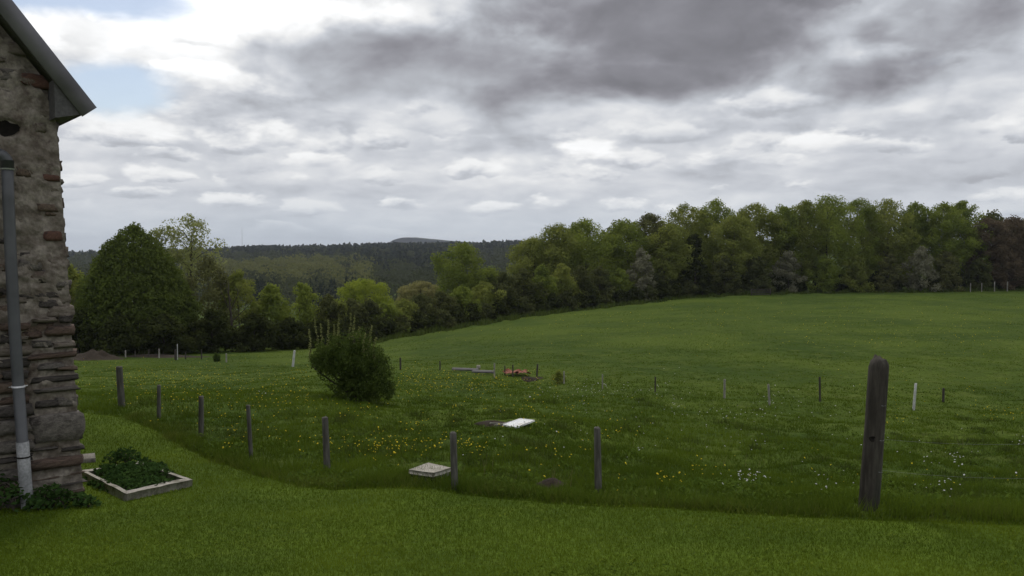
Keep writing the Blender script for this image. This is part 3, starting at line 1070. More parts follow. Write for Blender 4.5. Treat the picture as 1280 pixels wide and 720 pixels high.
# --- wood along the right horizon
WOOD = [  # px, top row, depth, R, leaf, thin, label
    (665, 297, 112, 3.6, 'olive_leaf', .2, 'olive tree at the low left end of the wood'),
    (697, 279, 114, 3.9, 'olive_leaf', .25, 'olive tree, second from the low left end of the wood'),
    (733, 272, 116, 4.2, 'green_leaf', .2, 'rounded green tree left of the gap in the wood skyline'),
    (783, 274, 118, 3.6, 'green_leaf', .2, 'green tree just right of the gap in the wood skyline'),
    (812, 266, 121, 3.3, 'brown_leaf', .4, 'brownish thin-crowned tree above the pale blossoming bush'),
    (838, 280, 117, 3.4, 'olive_leaf', .2, 'lower olive tree left of the dark conifer'),
    (858, 254, 126, 3.6, 'olive_leaf', .3, 'tall olive tree behind the dark conifer'),
    (893, 249, 127, 3.8, 'green_leaf', .25, 'tall green tree just right of the dark conifer'),
    (915, 268, 121, 3.6, 'olive_leaf', .2, 'broad olive tree right of the dark conifer'),
    (943, 253, 128, 3.9, 'olive_leaf', .25, 'olive tree above the grey fence panel'),
    (975, 256, 127, 3.7, 'green_leaf', .3, 'green tree above the white-blossoming bush'),
    (1002, 249, 127, 3.4, 'olive_leaf', .3, 'olive tree left beside the tallest tree of the wood'),
    (1032, 243, 126, 4.8, 'green_leaf', .15, 'tallest and broadest bright green tree of the wood'),
    (1072, 247, 128, 3.8, 'green_leaf', .2, 'green tree right beside the tallest tree of the wood'),
    (1108, 247, 128, 4.1, 'olive_leaf', .2, 'full olive tree behind the rusty brown bush'),
    (1142, 251, 129, 3.4, 'green_leaf', .45, 'thin-topped green tree with sky showing through its crown'),
    (1176, 252, 126, 3.3, 'green_leaf', .3, 'green tree with a pale birch trunk showing'),
    (1202, 250, 129, 3.2, 'green_leaf', .2, 'green tree between the pale birch trunk and the copper trees'),
    (1232, 272, 128, 3.2, 'copper_leaf', .3, 'copper-red tree next to the last green tree of the wood'),
    (1262, 270, 130, 3.6, 'copper_leaf', .4, 'thin copper-brown tree above the pale stakes'),
    (1298, 274, 130, 3.8, 'copper_leaf', .3, 'copper-brown tree at the far right end of the wood'),
    (1345, 268, 130, 4.2, 'olive_leaf', .2, 'olive tree beyond the copper trees'),
]
for (px, row, d, R, lf, th, lb) in WOOD:
    p = on_ground(px, d)
    bk = 'birch_bark' if 'birch' in lb else 'bark'
    plant('broadleaf_tree', lb, 'tree', 'trees of the wood along the pasture', p, top_h(px, row - 1, d, p.z), R * 1.28, lf, bk, 'oval', .12, 130, 19000, .120, .22,
          thin=th * .8, nl=14, r0=.19, twigs=1)
# second row behind closes the wood
for i, px in enumerate(range(720, 1400, 52)):
    p = on_ground(px, 141)
    tr = np.interp(px, [720, 850, 1030, 1200, 1400], [286, 268, 258, 262, 280])
    plant('broadleaf_tree', 'tree of the back row showing between the front crowns of the wood', 'tree', 'back row trees of the wood', p,
          top_h(px, tr - 7 + (i % 3) * 4, 141, p.z), 5.0, ('olive_leaf', 'hedge_leaf', 'green_leaf')[i % 3], prof='oval', z0=.08, nlobes=34, nleaf=5200, size=.24, lobe=.34, nl=6)
# dark conifer
p = on_ground(868, 116)
plant('conifer_tree', 'small very dark conifer standing out in front of the olive wood', 'tree', None, p, top_h(868, 291, 116, p.z), 2.3, 'dark_leaf', prof='oval', z0=.1, nlobes=50,
      nleaf=8000, size=.15, lobe=.26, nl=4)
EDGE = [  # shrubs at the foot of the wood
    (800, 308, 111, 2.3, 'blossom', 'pale cream-blossoming bush in front of the wood, left of the dark conifer'),
    (985, 312, 122, 2.6, 'blossom', 'white-blossoming bush in the shade of the wood, left of the tallest tree'),
    (1150, 306, 121, 2.8, 'blossom', 'pale blossoming bush below the thin-topped tree'),
    (1112, 316, 121, 2.2, 'brown_leaf', 'rusty brown bush at the foot of the wood'),
    (1180, 312, 122, 2.9, 'brown_leaf', 'brownish twiggy bush below the pale birch trunk'),
    (1070, 318, 122, 2.8, 'olive_leaf', 'olive bush between the tallest tree and the rusty brown bush'),
    (1262, 314, 124, 2.5, 'copper_leaf', 'reddish twiggy bush at the foot of the copper trees'),
    (1222, 322, 124, 2.4, 'hedge_leaf', 'dull dark bush at the foot of the first copper tree'),
    (1030, 316, 121, 2.8, 'green_leaf', 'green bush at the foot of the tallest tree'),
    (945, 318, 119, 2.6, 'hedge_leaf', 'dull dark bush directly behind the grey fence panel'),
    (905, 318, 117, 2.6, 'hedge_leaf', 'dull dark bush between the dark conifer and the grey fence panel'),
]
for (px, row, d, R, lf, lb) in EDGE:
    p = on_ground(px, d)
    plant('bush', lb, 'bush', 'bushes at the foot of the wood', p, top_h(px, row, d, p.z), R, lf, prof='shrub', z0=.02, nlobes=60, nleaf=6500, size=.12, lobe=.25, nl=8,
          r0=.07, thin=.38 if lf in ('blossom', 'brown_leaf') else .2, crown='foliage', trunk='stem', twigs=2)
# dark undergrowth shrubs closing the foot of the wood
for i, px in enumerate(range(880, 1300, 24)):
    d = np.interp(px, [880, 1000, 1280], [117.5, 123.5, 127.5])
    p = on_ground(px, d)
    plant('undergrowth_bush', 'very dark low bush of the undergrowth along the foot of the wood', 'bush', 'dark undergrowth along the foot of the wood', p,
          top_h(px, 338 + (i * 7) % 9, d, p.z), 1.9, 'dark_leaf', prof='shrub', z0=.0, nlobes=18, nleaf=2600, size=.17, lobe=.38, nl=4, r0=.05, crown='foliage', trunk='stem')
# hedge along the lower field edge, taller bushes behind and a dark front
HB = [(418, 372), (440, 371), (462, 373), (480, 376), (505, 372), (528, 366), (552, 362), (578, 356), (604, 350), (630, 340), (654, 334), (678, 330), (702, 328), (726, 330), (750, 332), (774, 334), (800, 336), (824, 338), (848, 340)]
for i, (px, row) in enumerate(HB):
    d = np.interp(px, [418, 480, 500, 640, 870], [77, 81, 83.5, 98.5, 118])
    p = on_ground(px, d)
    lf = ('olive_leaf', 'hedge_leaf', 'hedge_leaf', 'green_leaf')[(i * 5) % 4]
    plant('hedge_bush', {'olive_leaf': 'tall olive bush of the overgrown hedge along the lower field edge', 'hedge_leaf': 'tall dull green bush of the overgrown hedge along the lower field edge', 'green_leaf': 'tall fresh green bush of the overgrown hedge along the lower field edge'}[lf], 'bush', 'tall bushes of the field hedge', p, top_h(px, row, d, p.z), 2.5, lf, prof='shrub',
          z0=.02, nlobes=60, nleaf=6500, size=.115, lobe=.25, nl=8, r0=.07, crown='foliage', trunk='stem')
for i, px in enumerate(range(470, 890, 17)):
    d = np.interp(px, [470, 500, 640, 870], [77, 80.6, 95.6, 115.6])
    p = on_ground(px, d)
    row = np.interp(px, [470, 640, 880], [396, 368, 345]) + (i * 5) % 7
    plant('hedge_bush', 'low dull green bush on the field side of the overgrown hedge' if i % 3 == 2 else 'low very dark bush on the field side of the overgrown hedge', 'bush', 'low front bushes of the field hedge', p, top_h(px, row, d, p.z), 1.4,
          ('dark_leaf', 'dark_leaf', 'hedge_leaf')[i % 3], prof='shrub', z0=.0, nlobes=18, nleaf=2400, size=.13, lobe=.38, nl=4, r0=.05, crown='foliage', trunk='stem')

# ------------------------------------------------------------------ far wooded hills (each wood reads as one mass)
MAT['far_conifer'] = mat_leaf('far_conifer', (.016, .024, .014), (.032, .042, .024), .1, .5, clump=.02)
MAT['far_broadleaf'] = mat_leaf('far_broadleaf', (.034, .042, .018), (.072, .082, .032), .25, .6, clump=.02)
MAT['far_pale'] = mat_leaf('far_pale', (.095, .105, .030), (.165, .170, .052), .3, .5, clump=.02)  # sun patch across the valley put into a paler, yellower leaf colour


def far_wood(name, label, cells, mat, Hm, Rm, seed, conif=False, nl=46, size=.9):
    """cells: (px0, px1, d0, d1, count): crowns of leaf clumps scattered over that part of the hillside"""
    rng = np.random.default_rng(int(seed * 1000))
    Vs, Ts = [], []
    for (p0, p1, d0, d1, n) in cells:
        px = rng.uniform(p0, p1, n)
        d = np.sqrt(rng.uniform(d0 * d0, d1 * d1, n))
        xx = (px - 640) / FPX * d
        zz = T(xx, d)
        H = Hm * rng.uniform(.7, 1.15, n)
        R = Rm * rng.uniform(.7, 1.2, n)
        m = nl
        t = rng.random((n, m)) ** .8
        rr = (1.03 - t) if conif else np.sqrt(np.clip(1 - (2 * t - .9) ** 2 / 1.3, .03, 1))
        a = rng.random((n, m)) * 6.283
        q = np.sqrt(rng.uniform(.45, 1.1, (n, m)))
        C = np.stack([xx[:, None] + np.cos(a) * q * rr * R[:, None], d[:, None] + np.sin(a) * q * rr * R[:, None], zz[:, None] + H[:, None] * (.12 + .88 * t)], -1).reshape(-1, 3)
        out = np.stack([np.cos(a), np.sin(a), t - .3], -1).reshape(-1, 3)
        V, F = leaf_quads(C, np.full(len(C), size) * np.repeat(np.clip(d / 600, .7, 2), m), rng, outward=out)
        Vs.append(V)
        Ts.append(np.repeat(np.clip(np.repeat(rng.random(n), m) * .75 + rng.random(n * m) * .25, 0, 1), 4))
    V = np.concatenate(Vs)
    o = obj(name, mesh_np(name, V, np.arange(len(V)).reshape(-1, 4), MAT[mat], False, np.concatenate(Ts)))
    tag(o, label, 'wood', kind='stuff')


far_wood('broadleaf_wood', 'distant grey-green broadleaf wood covering the far hillside',
         [(60, 720, 330, 620, 520), (60, 720, 600, 1240, 900), (-600, 60, 420, 1240, 520)], 'far_broadleaf', 14, 8.0, 1, nl=90, size=1.0)
far_wood('conifer_wood', 'distant dark conifer plantation on the far ridge',
         [(20, 285, 900, 1260, 420), (-600, 20, 900, 1260, 500), (290, 350, 950, 1260, 300), (300, 500, 850, 1250, 560), (430, 590, 560, 1150, 620), (600, 720, 900, 1250, 340)], 'far_conifer', 15, 4.0, 2, True, 36, 1.1)
far_wood('valley_conifers', 'dark pointed conifers standing in the valley wood', [(318, 345, 330, 380, 26), (385, 420, 320, 380, 22), (425, 436, 330, 360, 5), (440, 455, 340, 380, 5)], 'far_conifer', 14, 2.6, 3, True, 70, .7)
far_wood('pale_wood', 'yellow-green wood across the valley with sunlight put into its colour, left of the lime tree', [(262, 400, 520, 640, 110), (262, 460, 420, 560, 120), (370, 470, 600, 720, 40)], 'far_pale', 16, 8.5, 4, nl=150, size=.85)

# far blue hill
hx_ = np.linspace(-760, 200, 60)
hy_ = np.linspace(3300, 4300, 24)
HX, HY = np.meshgrid(hx_, hy_)
prof_h = np.interp(HX, [-760, -560, -505, -470, -440, -400, -330, -250, -160, -60, 60, 200],
                   [-40, -25, -4, 17, 26, 26, 19, 12, 4, 0, -2, -30]) + 3.0 * (fbm(P3(HX * .02, HY * .01), 4) - .5)
HZ = prof_h * 1.0 - ((HY - 3500) / 500) ** 2 * 18 + 3
MAT['hill'] = mat_mottle('wooded_hill', (.030, .038, .022), (.050, .058, .034), None, .012, .08, 1, .6, 4, .05, True)
hill = obj('far_hill', mesh_np('far_hill', np.stack([HX, HY, HZ], -1), grid_faces(24, 60), MAT['hill'], True))
tag(hill, kind='structure')
p = on_ground(303, 1230)
mast = empty('radio_mast', p)
tag(mast, 'hair-thin radio mast rising above the far wooded ridge', 'mast')
hm = at_d(303, 284, 1230).z - p.z
V, F = tube([(np.array([[0, 0, 0], [0, 0, hm * .6], [0, 0, hm]]), np.array([.35, .25, .12]))], 5)
obj('pole', mesh_np('pole', V, F, MAT['metal_mast']), mast)
V, F = tube([(np.array([[-.6, 0, hm * .9], [.6, 0, hm * .9]]), np.array([.1, .1]))], 4)
obj('antenna', mesh_np('antenna', V, F, MAT['metal_mast']), mast)

# ------------------------------------------------------------------ the shrub in the meadow
p = hit(445, 500)
rng = np.random.default_rng(77)
MAT['shoot_leaf'] = mat_leaf('shoot_leaf', (.15, .17, .055), (.28, .30, .12), .4, .3)
shrub = empty('meadow_shrub', p)
tag(shrub, 'rounded thorny shrub with upright leafy shoots standing alone in the meadow', 'shrub')
S = p.y / FPX
lob = []


def L_(px, row, r, dy=0.0, sq=.85):
    lob.append((((px - 445) * S, dy, (500 - row) * S), r * S, sq))


for (px, row, r) in ((440, 455, 34), (430, 440, 28), (452, 445, 28), (462, 465, 30), (470, 480, 24), (452, 480, 28), (436, 478, 24), (420, 450, 24), (408, 446, 20), (400, 452, 16),
                     (478, 470, 18), (482, 488, 13), (440, 492, 18), (462, 492, 18), (428, 492, 14), (415, 434, 18), (446, 430, 20), (398, 440, 12), (475, 452, 16)):
    r *= .86
    L_(px, row, r, rng.uniform(-.25, .25))
    L_(px + rng.uniform(-5, 5), row + rng.uniform(-4, 4), r * .8, rng.uniform(-.55, .55))
for _ in range(90):
    b_ = lob[rng.integers(38)]
    dv = rng.normal(size=3)
    dv /= np.linalg.norm(dv)
    cc_ = np.array(b_[0]) + dv * b_[1] * 1.05
    if cc_[2] > .1 and not (cc_[0] < -.35 and cc_[2] < .55):
        lob.append((tuple(cc_), b_[1] * rng.uniform(.22, .46), .85))
C = np.array([l[0] for l in lob])
Rr = np.array([l[1] for l in lob])
n = 38000
k = rng.choice(len(lob), n, p=Rr ** 2 / (Rr ** 2).sum())
dr = rng.normal(size=(n, 3))
dr /= np.linalg.norm(dr, axis=1, keepdims=True)
pos = C[k] + dr * (Rr[k] * (1 - .5 * rng.random(n) ** 1.6) * (1 + .14 * rng.normal(size=n)))[:, None]
pos += dr * ((fbm(pos * 5, 3) - .5) * .55)[:, None]
kp = (fbm(pos * 4.5 + 9, 3) > .44) | (rng.random(len(pos)) < .12)
pos, dr = pos[kp], dr[kp]
pos = pos[pos[:, 2] > -.02]
V, F = leaf_quads(pos, .026, rng)
obj('foliage', mesh_np('foliage', V, F, MAT['shrub_leaf'], False, np.repeat(.6 * rng.random(len(pos)) + .4 * fbm(pos * 2, 2), 4)), shrub)
paths = []
for i in range(14):
    c = C[rng.integers(len(C))]
    b = np.array([rng.uniform(-.25, .35), rng.uniform(-.2, .2), -.05])
    s = np.linspace(0, 1, 6)[:, None]
    paths.append((b + (c - b) * s + rng.normal(size=(6, 3)) * .03 * s, np.linspace(.035, .010, 6)))
V, F = tube(paths, 5)
obj('stems', mesh_np('stems', V, F, MAT['bark'], True), shrub)
for (px, r0, r1, ln) in ((398, 440, 392, -4), (404, 438, 400, -2), (409, 436, 396, 2), (415, 434, 402, 1), (423, 432, 388, 2), (428, 430, 404, 0), (438, 428, 386, 1), (442, 430, 390, 3),
                         (449, 432, 404, 2), (457, 436, 410, 2), (462, 440, 402, 5), (390, 446, 406, -1), (446, 430, 414, -3), (468, 444, 418, 3)):
    s = np.linspace(0, 1, 7)
    dy = rng.uniform(-.3, .3)
    pts = np.stack([(px - 445 + ln * s ** 1.5 + rng.normal() * .6) * S, np.full(7, dy), (500 - r0 + (r0 - r1) * s - 6) * S], -1) + rng.normal(size=(7, 3)) * .010
    pts[:, 2] += .05
    V1, F1 = tube([(pts, np.linspace(.010, .004, 7))], 5)
    sh = obj('shoot', mesh_np('shoot', V1, F1, MAT['bark'], True), shrub)
    m = 100
    q = rng.random(m) ** .8
    cp = np.stack([np.interp(q, s, pts[:, j]) for j in range(3)], -1) + rng.normal(size=(m, 3)) * (.015 * (1.25 - q))[:, None]
    V2, F2 = leaf_quads(cp, .027, rng)
    obj('shoot_leaves', mesh_np('shoot_leaves', V2, F2, MAT['shoot_leaf'], False, np.repeat(.45 + .55 * rng.random(m), 4)), sh)

# small weedy bush by the left stakes
p = hit(270, 452)
plant('bush', 'tiny dark weedy bush between the left meadow stakes', 'bush', None, p, .62, .28, 'shrub_leaf', prof='shrub', z0=0, nlobes=12, nleaf=700, size=.05, lobe=.42, nl=4, r0=.02,
      crown='foliage', trunk='stem', lowz=0)
p = hit(697, 479)
plant('bush', 'sparse pale green weed clump next to the ditch stakes', 'bush', None, p, .55, .38, 'olive_leaf', prof='shrub', z0=0, nlobes=12, nleaf=520, size=.045, lobe=.42, nl=4, r0=.006,
      crown='foliage', trunk='stem', lowz=0, thin=.4)


# ------------------------------------------------------------------ fence posts and stakes
def post_vf(H, r, seed, sides=12, rings=14, lean=(0, 0), topk=.45, taper=.06, flat=1.0, bury=.25):
    rng = np.random.default_rng(int(seed * 1000))
    zz = np.concatenate([np.linspace(-bury, H - r * topk * 1.6, rings - 4), H - r * topk * np.array([1.1, .6, .22, 0.0])])
    prof = np.concatenate([np.ones(rings - 4), [.97, .84, .55, .06]])
    ang = np.arange(sides) / sides * 2 * math.pi
    V = []
    for z, pf in zip(zz, prof):
        f = np.clip(z / H, 0, 1)
        q = np.stack([np.cos(ang) * 2.2 + seed, np.sin(ang) * 2.2, np.full(sides, z * 1.1)], -1)
        rad = r * pf * (1 - taper * f) * (1 + .22 * (fbm(q, 3) - .5) + .05 * (np.arange(sides) % 3 == 0))
        V.append(np.stack([np.cos(ang) * rad + lean[0] * z, np.sin(ang) * rad * flat + lean[1] * z, np.full(sides, z) + (.12 * r * rng.normal(size=sides) * (pf < 1))], -1))
    V = np.concatenate(V)
    n = len(zz)
    i = np.arange(n - 1)[:, None] * sides
    j = np.arange(sides)[None]
    F = np.stack([i + j, i + (j + 1) % sides, i + sides + (j + 1) % sides, i + sides + j], -1).reshape(-1, 4)
    cap = [[(n - 1) * sides + 0, (n - 1) * sides + q, (n - 1) * sides + q + 1, (n - 1) * sides + min(q + 2, sides - 1)] for q in range(1, sides - 2, 2)]
    return V, np.concatenate([F, np.array(cap)])


def make_post(px, r_top, r_base, wpx, label, group, mat='weather_wood', name='fence_post', lean=0.0, topk=.45, up=.0, d=None):
    p = hit(px, r_base) if d is None else on_ground(px, d)
    H = at_d(px, r_top, p.y).z - p.z
    r = wpx * .5 * p.y / FPX
    V, F = post_vf(H, r, px * .013, lean=(lean / max(H, .1) * p.y / FPX, 0), topk=topk, sides=12 if wpx > 6 else 8, rings=14 if wpx > 6 else 9)
    o = obj(name, mesh_np(name, V, F, MAT[mat], True), None, p)
    tag(o, label, 'post', group)
    return o, p, H, r


G1 = 'old posts along the lawn edge'
ORD = ['weathered grey post nearest the stone wall along the lawn edge',
       'thin weathered post, second from the stone wall along the lawn edge',
       'weathered post, third from the stone wall along the lawn edge',
       'thin slightly leaning post, fourth from the stone wall along the lawn edge',
       'dark weathered post, fifth from the stone wall along the lawn edge',
       'dark narrow post just right of the square concrete hatch',
       'grey post beside the patch of bare soil on the lawn edge']
for (px, a, b, w_, ln), lb in zip(((152, 458, 508, 8.5, -2), (198.5, 481, 522, 5, 1), (251.5, 495, 547, 6.5, 1), (314, 506, 573, 5.5, -3), (409, 521, 589, 8, -2), (568.5, 540, 612, 8.5, -2), (748, 534, 616, 8.5, -2)), ORD):
    make_post(px, a, b, w_, lb, G1, 'grey_wood', lean=ln, topk=.2)
big_root, bp, bH, br_ = make_post(1086, 446, 637, 25.5, 'thick round-topped wooden strainer post, the largest post, at the lawn edge', None, lean=9, topk=.62)
# knot hole and staples on the strainer post
front = lambda row, dx=0.0: Vector((at_d(1086, row, bp.y).x - bp.x + dx + (9 / bH * bp.y / FPX) * (at_d(1086, row, bp.y).z - bp.z) - 0.0, -br_ * 1.02, at_d(1086, row, bp.y).z - bp.z))
MAT['knot'] = mat_mottle('knot', (.010, .008, .007), (.02, .017, .014), None, 20, 60, 1, .5, .004)
c = front(546, -.035)
th = np.linspace(0, 2 * math.pi, 11)[:-1]
V = [[c.x + .030 * math.cos(t) * (1 + .2 * math.sin(3 * t)), c.y - .004 + .02 * abs(math.cos(t)), c.z + .026 * math.sin(t)] for t in th] + [[c.x, c.y + .012, c.z]]
F = [[i, (i + 1) % 10, 10] for i in range(10)]
obj('knot_hole', mesh_np('knot_hole', V, np.array(F), MAT['knot']), big_root)
for row in (548, 587, 505):
    c = front(row, .05)
    V, F = tube([(np.array([[c.x - .02, c.y + .02, c.z], [c.x - .008, c.y - .004, c.z], [c.x + .02, c.y + .004, c.z]]), np.full(3, .003))], 5)
    obj('staple', mesh_np('staple', V, F, MAT['wire']), big_root)
# two strands of wire run on from the strainer post to the right
for (ra, rb, lb) in ((548, 553, 'upper thin wire strand running right from the thick strainer post'), (587, 597, 'lower thin wire strand running right from the thick strainer post')):
    A = at_d(1094, ra, bp.y - .06)
    B = at_d(1330, rb, 7.6)
    s = np.linspace(0, 1, 14)[:, None]
    pts = np.array(A) + (np.array(B) - np.array(A)) * s - np.array([0, 0, .035]) * (4 * s * (1 - s))
    V, F = tube([(pts, np.full(14, .0008))], 5)
    o = obj('fence_wire', mesh_np('fence_wire', V, F, MAT['wire']))
    tag(o, lb, 'wire', 'wire strands of the lawn fence')
p = on_ground(1345, 7.6)
V, F = post_vf(.98, .045, 9.1)
tag(obj('fence_post', mesh_np('fence_post', V, F, MAT['weather_wood'], True), None, p), 'plain fence post holding the far end of the two wire strands', 'post', G1)

G2 = 'thin stakes along the ditch in the meadow'
DITCH = [(500.5, 447, 462, 2.2, 'weather_wood', 'dark stake just right of the meadow shrub', 0), (550, 451, 463, 1.6, 'weather_wood', 'thin stake left of the grey planks', 0),
         (618, 454, 471, 2.0, 'pale_wood', 'pale stake at the right end of the grey planks', 0), (631, 457, 469, 1.6, 'weather_wood', 'thin stake left of the orange tiles', 0),
         (641, 456, 471, 1.8, 'weather_wood', 'thin stake in front of the orange tiles', 0), (671, 455, 471, 2.2, 'weather_wood', 'dark stake right of the orange tiles', 1),
         (705, 464, 480, 1.8, 'pale_wood', 'pale thin stake beside the sparse weed clump', 0), (753, 468, 486, 1.6, 'pale_wood', 'pale thin stake alone between the weed clump and the ditch bend', 0),
         (819, 471, 490, 1.8, 'weather_wood', 'faint thin stake among the white meadow flowers', 0), (905.5, 474, 499, 2.8, 'pale_wood', 'pale grey stake, first of the row left of the strainer post', 0),
         (962, 480, 507, 2.8, 'pale_wood', 'pale grey leaning stake, second of the row left of the strainer post', -2), (1025, 471, 502, 2.6, 'weather_wood', 'dark stake, nearest left of the strainer post', -1),
         (1142, 479, 513, 3.2, 'white_paint', 'white bent stake right of the strainer post', 2), (1179, 485, 503, 3.0, 'weather_wood', 'short dark stake right of the white bent stake', 0)]
for (px, a, b, w_, mt, lb, ln) in DITCH:
    make_post(px, a, b, w_, lb, G2, mt, 'fence_stake', ln, .2)
G3 = 'stakes at the far side of the left meadow'
for (px, a, b, w_, mt, lb, ln) in [(157, 438, 447, 1.8, 'pale_wood', 'pale short stake at the right end of the soil heap', 0), (169, 439, 447, 1.5, 'weather_wood', 'thin short stake, second right of the soil heap', 0),
                               (186, 437, 447, 1.8, 'weather_wood', 'grey short stake, third right of the soil heap', 0), (199, 436, 448, 2.0, 'pale_wood', 'pale stake, fourth right of the soil heap', 0),
                               (219.5, 437, 450, 3.0, 'weather_wood', 'grey stake close beside the thin white pole', 0), (222, 430, 450, 1.1, 'white_paint', 'thin tall white pole among the left meadow stakes', 0),
                               (232, 440, 449, 1.8, 'weather_wood', 'short stake right of the thin white pole', 0), (252, 437, 449, 1.8, 'weather_wood', 'grey stake left of the tiny weedy bush', 0),
                               (283, 442, 453, 2.0, 'pale_wood', 'pale stake right of the tiny weedy bush', 0), (366, 438, 459, 3.0, 'white_paint', 'white leaning stake left of the meadow shrub', 2.5)]:
    make_post(px, a, b, w_, lb, G3, mt, 'fence_stake', ln, .2)
G4 = 'stakes at the foot of the wood'
for (px, a, b, w_, mt, lb, d) in [(1213, 354, 361, 1.1, 'pale_wood', 'pale thin stake, first in front of the copper trees', 119), (1227, 354, 361, 1.0, 'pale_wood', 'pale thin stake, second in front of the copper trees', 119.5),
                               (1243, 352, 361, 1.2, 'pale_wood', 'pale stake, third in front of the copper trees', 120), (1259, 352, 361, 1.3, 'pale_wood', 'pale stake, fourth in front of the copper trees', 120.5)]:
    make_post(px, a, b, w_, lb, G4, mt, 'fence_stake', 0, .2, d=d)
# grey fence panel at the foot of the wood
p = on_ground(951, 113.5)
fp = empty('low_fence', p)
tag(fp, 'low grey slatted fence panel at the foot of the wood', 'fence')
for sx in (-1.3, 1.3):
    V, F = box_vf(sx - .05, sx + .05, -.05, .05, -.2, .95)
    obj('post', mesh_np('post', V, F, MAT['weather_wood']), fp)
for z in (.12, .34, .56, .78):
    V, F = box_vf(-1.25, 1.25, -.02, .02, z, z + .10)
    obj('slat', mesh_np('slat', V, F, MAT['weather_wood']), fp)


# ------------------------------------------------------------------ things lying in the meadow
def quad_prism(name, mat, pts, thick, n=8, amp=.004, seed=0):
    """slab whose top passes through four world points (A,B,C,D in order)"""
    A, B, Cc, D = [np.array(q, float) for q in pts]
    u = np.linspace(0, 1, n + 1)
    UU, WW = np.meshgrid(u, u)
    UU, WW = UU[..., None], WW[..., None]
    top = A * (1 - UU) * (1 - WW) + B * UU * (1 - WW) + Cc * UU * WW + D * (1 - UU) * WW
    nrm = np.cross(B - A, D - A)
    nrm /= np.linalg.norm(nrm)
    if nrm[2] < 0:
        nrm = -nrm
    top = top + (fbm(top * 5 + seed, 3)[..., None] - .5) * amp * 2 * nrm
    bot = top - nrm * thick
    V = np.concatenate([top.reshape(-1, 3), bot.reshape(-1, 3)])
    F1 = grid_faces(n + 1, n + 1)
    N = (n + 1) ** 2
    ring = [i for i in range(n + 1)] + [(i + 1) * (n + 1) + n for i in range(n)] + [N - 2 - i for i in range(n)] + [N - 1 - n - (i + 1) * (n + 1) for i in range(n - 1)]
    rf = [[ring[i], ring[(i + 1) % len(ring)], ring[(i + 1) % len(ring)] + N, ring[i] + N] for i in range(len(ring))]
    cen = V.mean(0)
    return mesh_np(name, V - cen, np.concatenate([F1, F1[:, ::-1] + N, np.array(rf)]), mat), Vector(cen)


# white board propped in the grass: low edge towards the camera
d0 = hit(650, 531).y
q = [at_d(628, 530.5, d0 - .10), at_d(645, 534, d0 - .45), at_d(668.5, 525, d0 - .05), at_d(650, 522.5, d0 + .30)]
me, cen = quad_prism('white_board', MAT['white_board'], q, .025, 6, .006)
tag(obj('white_board', me, None, cen), 'white board lying tilted in the meadow beside bare soil', 'board')
for i, ((pa, ra), (pb, rb), lb) in enumerate((((628, 531), (652, 524), 'pale stick leaning across the white board'), ((612, 530), (638, 532), 'pale stick lying on bare soil left of the white board'),
                                              ((618, 533), (643, 529), 'thin stick crossing the lower corner of the white board'))):
    A, B = at_d(pa, ra - 1, d0 - .05), at_d(pb, rb - 1.0, d0 + .1 if i else d0 + .45)
    A.z = max(A.z, t1(A.x, A.y) + .03)
    B.z = max(B.z, t1(B.x, B.y) + .05)
    s = np.linspace(0, 1, 5)[:, None]
    V, F = tube([(np.array(A) + (np.array(B) - np.array(A)) * s, np.linspace(.014, .007, 5))], 5)
    tag(obj('stick', mesh_np('stick', V, F, MAT['pale_wood'])), lb, 'stick', 'sticks by the white board')


def mound(name, label, px, row, wpx, hpx, rx_over=1.0, mat='soil', cat='soil', ry=None, seed=0, rough=.5):
    p = hit(px, row)
    rx = wpx * .5 * p.y / FPX
    hh_ = hpx * p.y / FPX
    ry = ry or rx * .6
    a = np.linspace(0, 2 * math.pi, 41)[:-1]
    r = np.linspace(0, 1, 12)
    Rg, Ag = np.meshgrid(r, a)
    X = p.x + Rg * np.cos(Ag) * rx * (1 + .3 * (fbm(P3(np.cos(Ag) * 2 + seed, np.sin(Ag) * 2), 2) - .5))
    Y = p.y + Rg * np.sin(Ag) * ry
    bump_ = (fbm(P3(X * 6 / max(rx, .4), Y * 6 / max(rx, .4), seed), 4, .6) - .5) * rough
    Z = T(X, Y) + (np.cos(np.clip(Rg, 0, 1) * math.pi) * .5 + .5) * hh_ * (1 + bump_) + hh_ * .25 * bump_ * (1 - Rg) - .03 * (Rg > .99) + .008
    V = np.stack([X - p.x, Y - p.y, Z - p.z], -1).reshape(-1, 3)
    i = np.arange(40)[:, None] * 12
    j = np.arange(11)[None]
    ii = (i + 12) % 480
    F = np.stack([i + j, i + j + 1, ii + j + 1, ii + j], -1).reshape(-1, 4)
    o = obj(name, mesh_np(name, V, F, MAT[mat], True), None, p)
    tag(o, label, cat)
    return o


mound('bare_soil', 'dark bare soil beside the tilted white board', 617, 531.5, 52, 3.5, seed=1, ry=.35)
mound('bare_soil', 'patch of dark bare soil beside the grey lawn-edge post', 692, 606, 48, 7, seed=2, ry=.22)
mound('soil_heap', 'low brown heap of soil at the far left of the meadow', 118, 449, 78, 11, seed=3, ry=1.6, rough=1.0)
mound('soil_bank', 'low brown bank of bare soil right of the orange tiles', 666, 474, 30, 1.6, seed=4, ry=.3)
mound('soil_bank', 'long low soil strip behind the left meadow stakes', 200, 446, 130, 3, seed=6, ry=1.2)

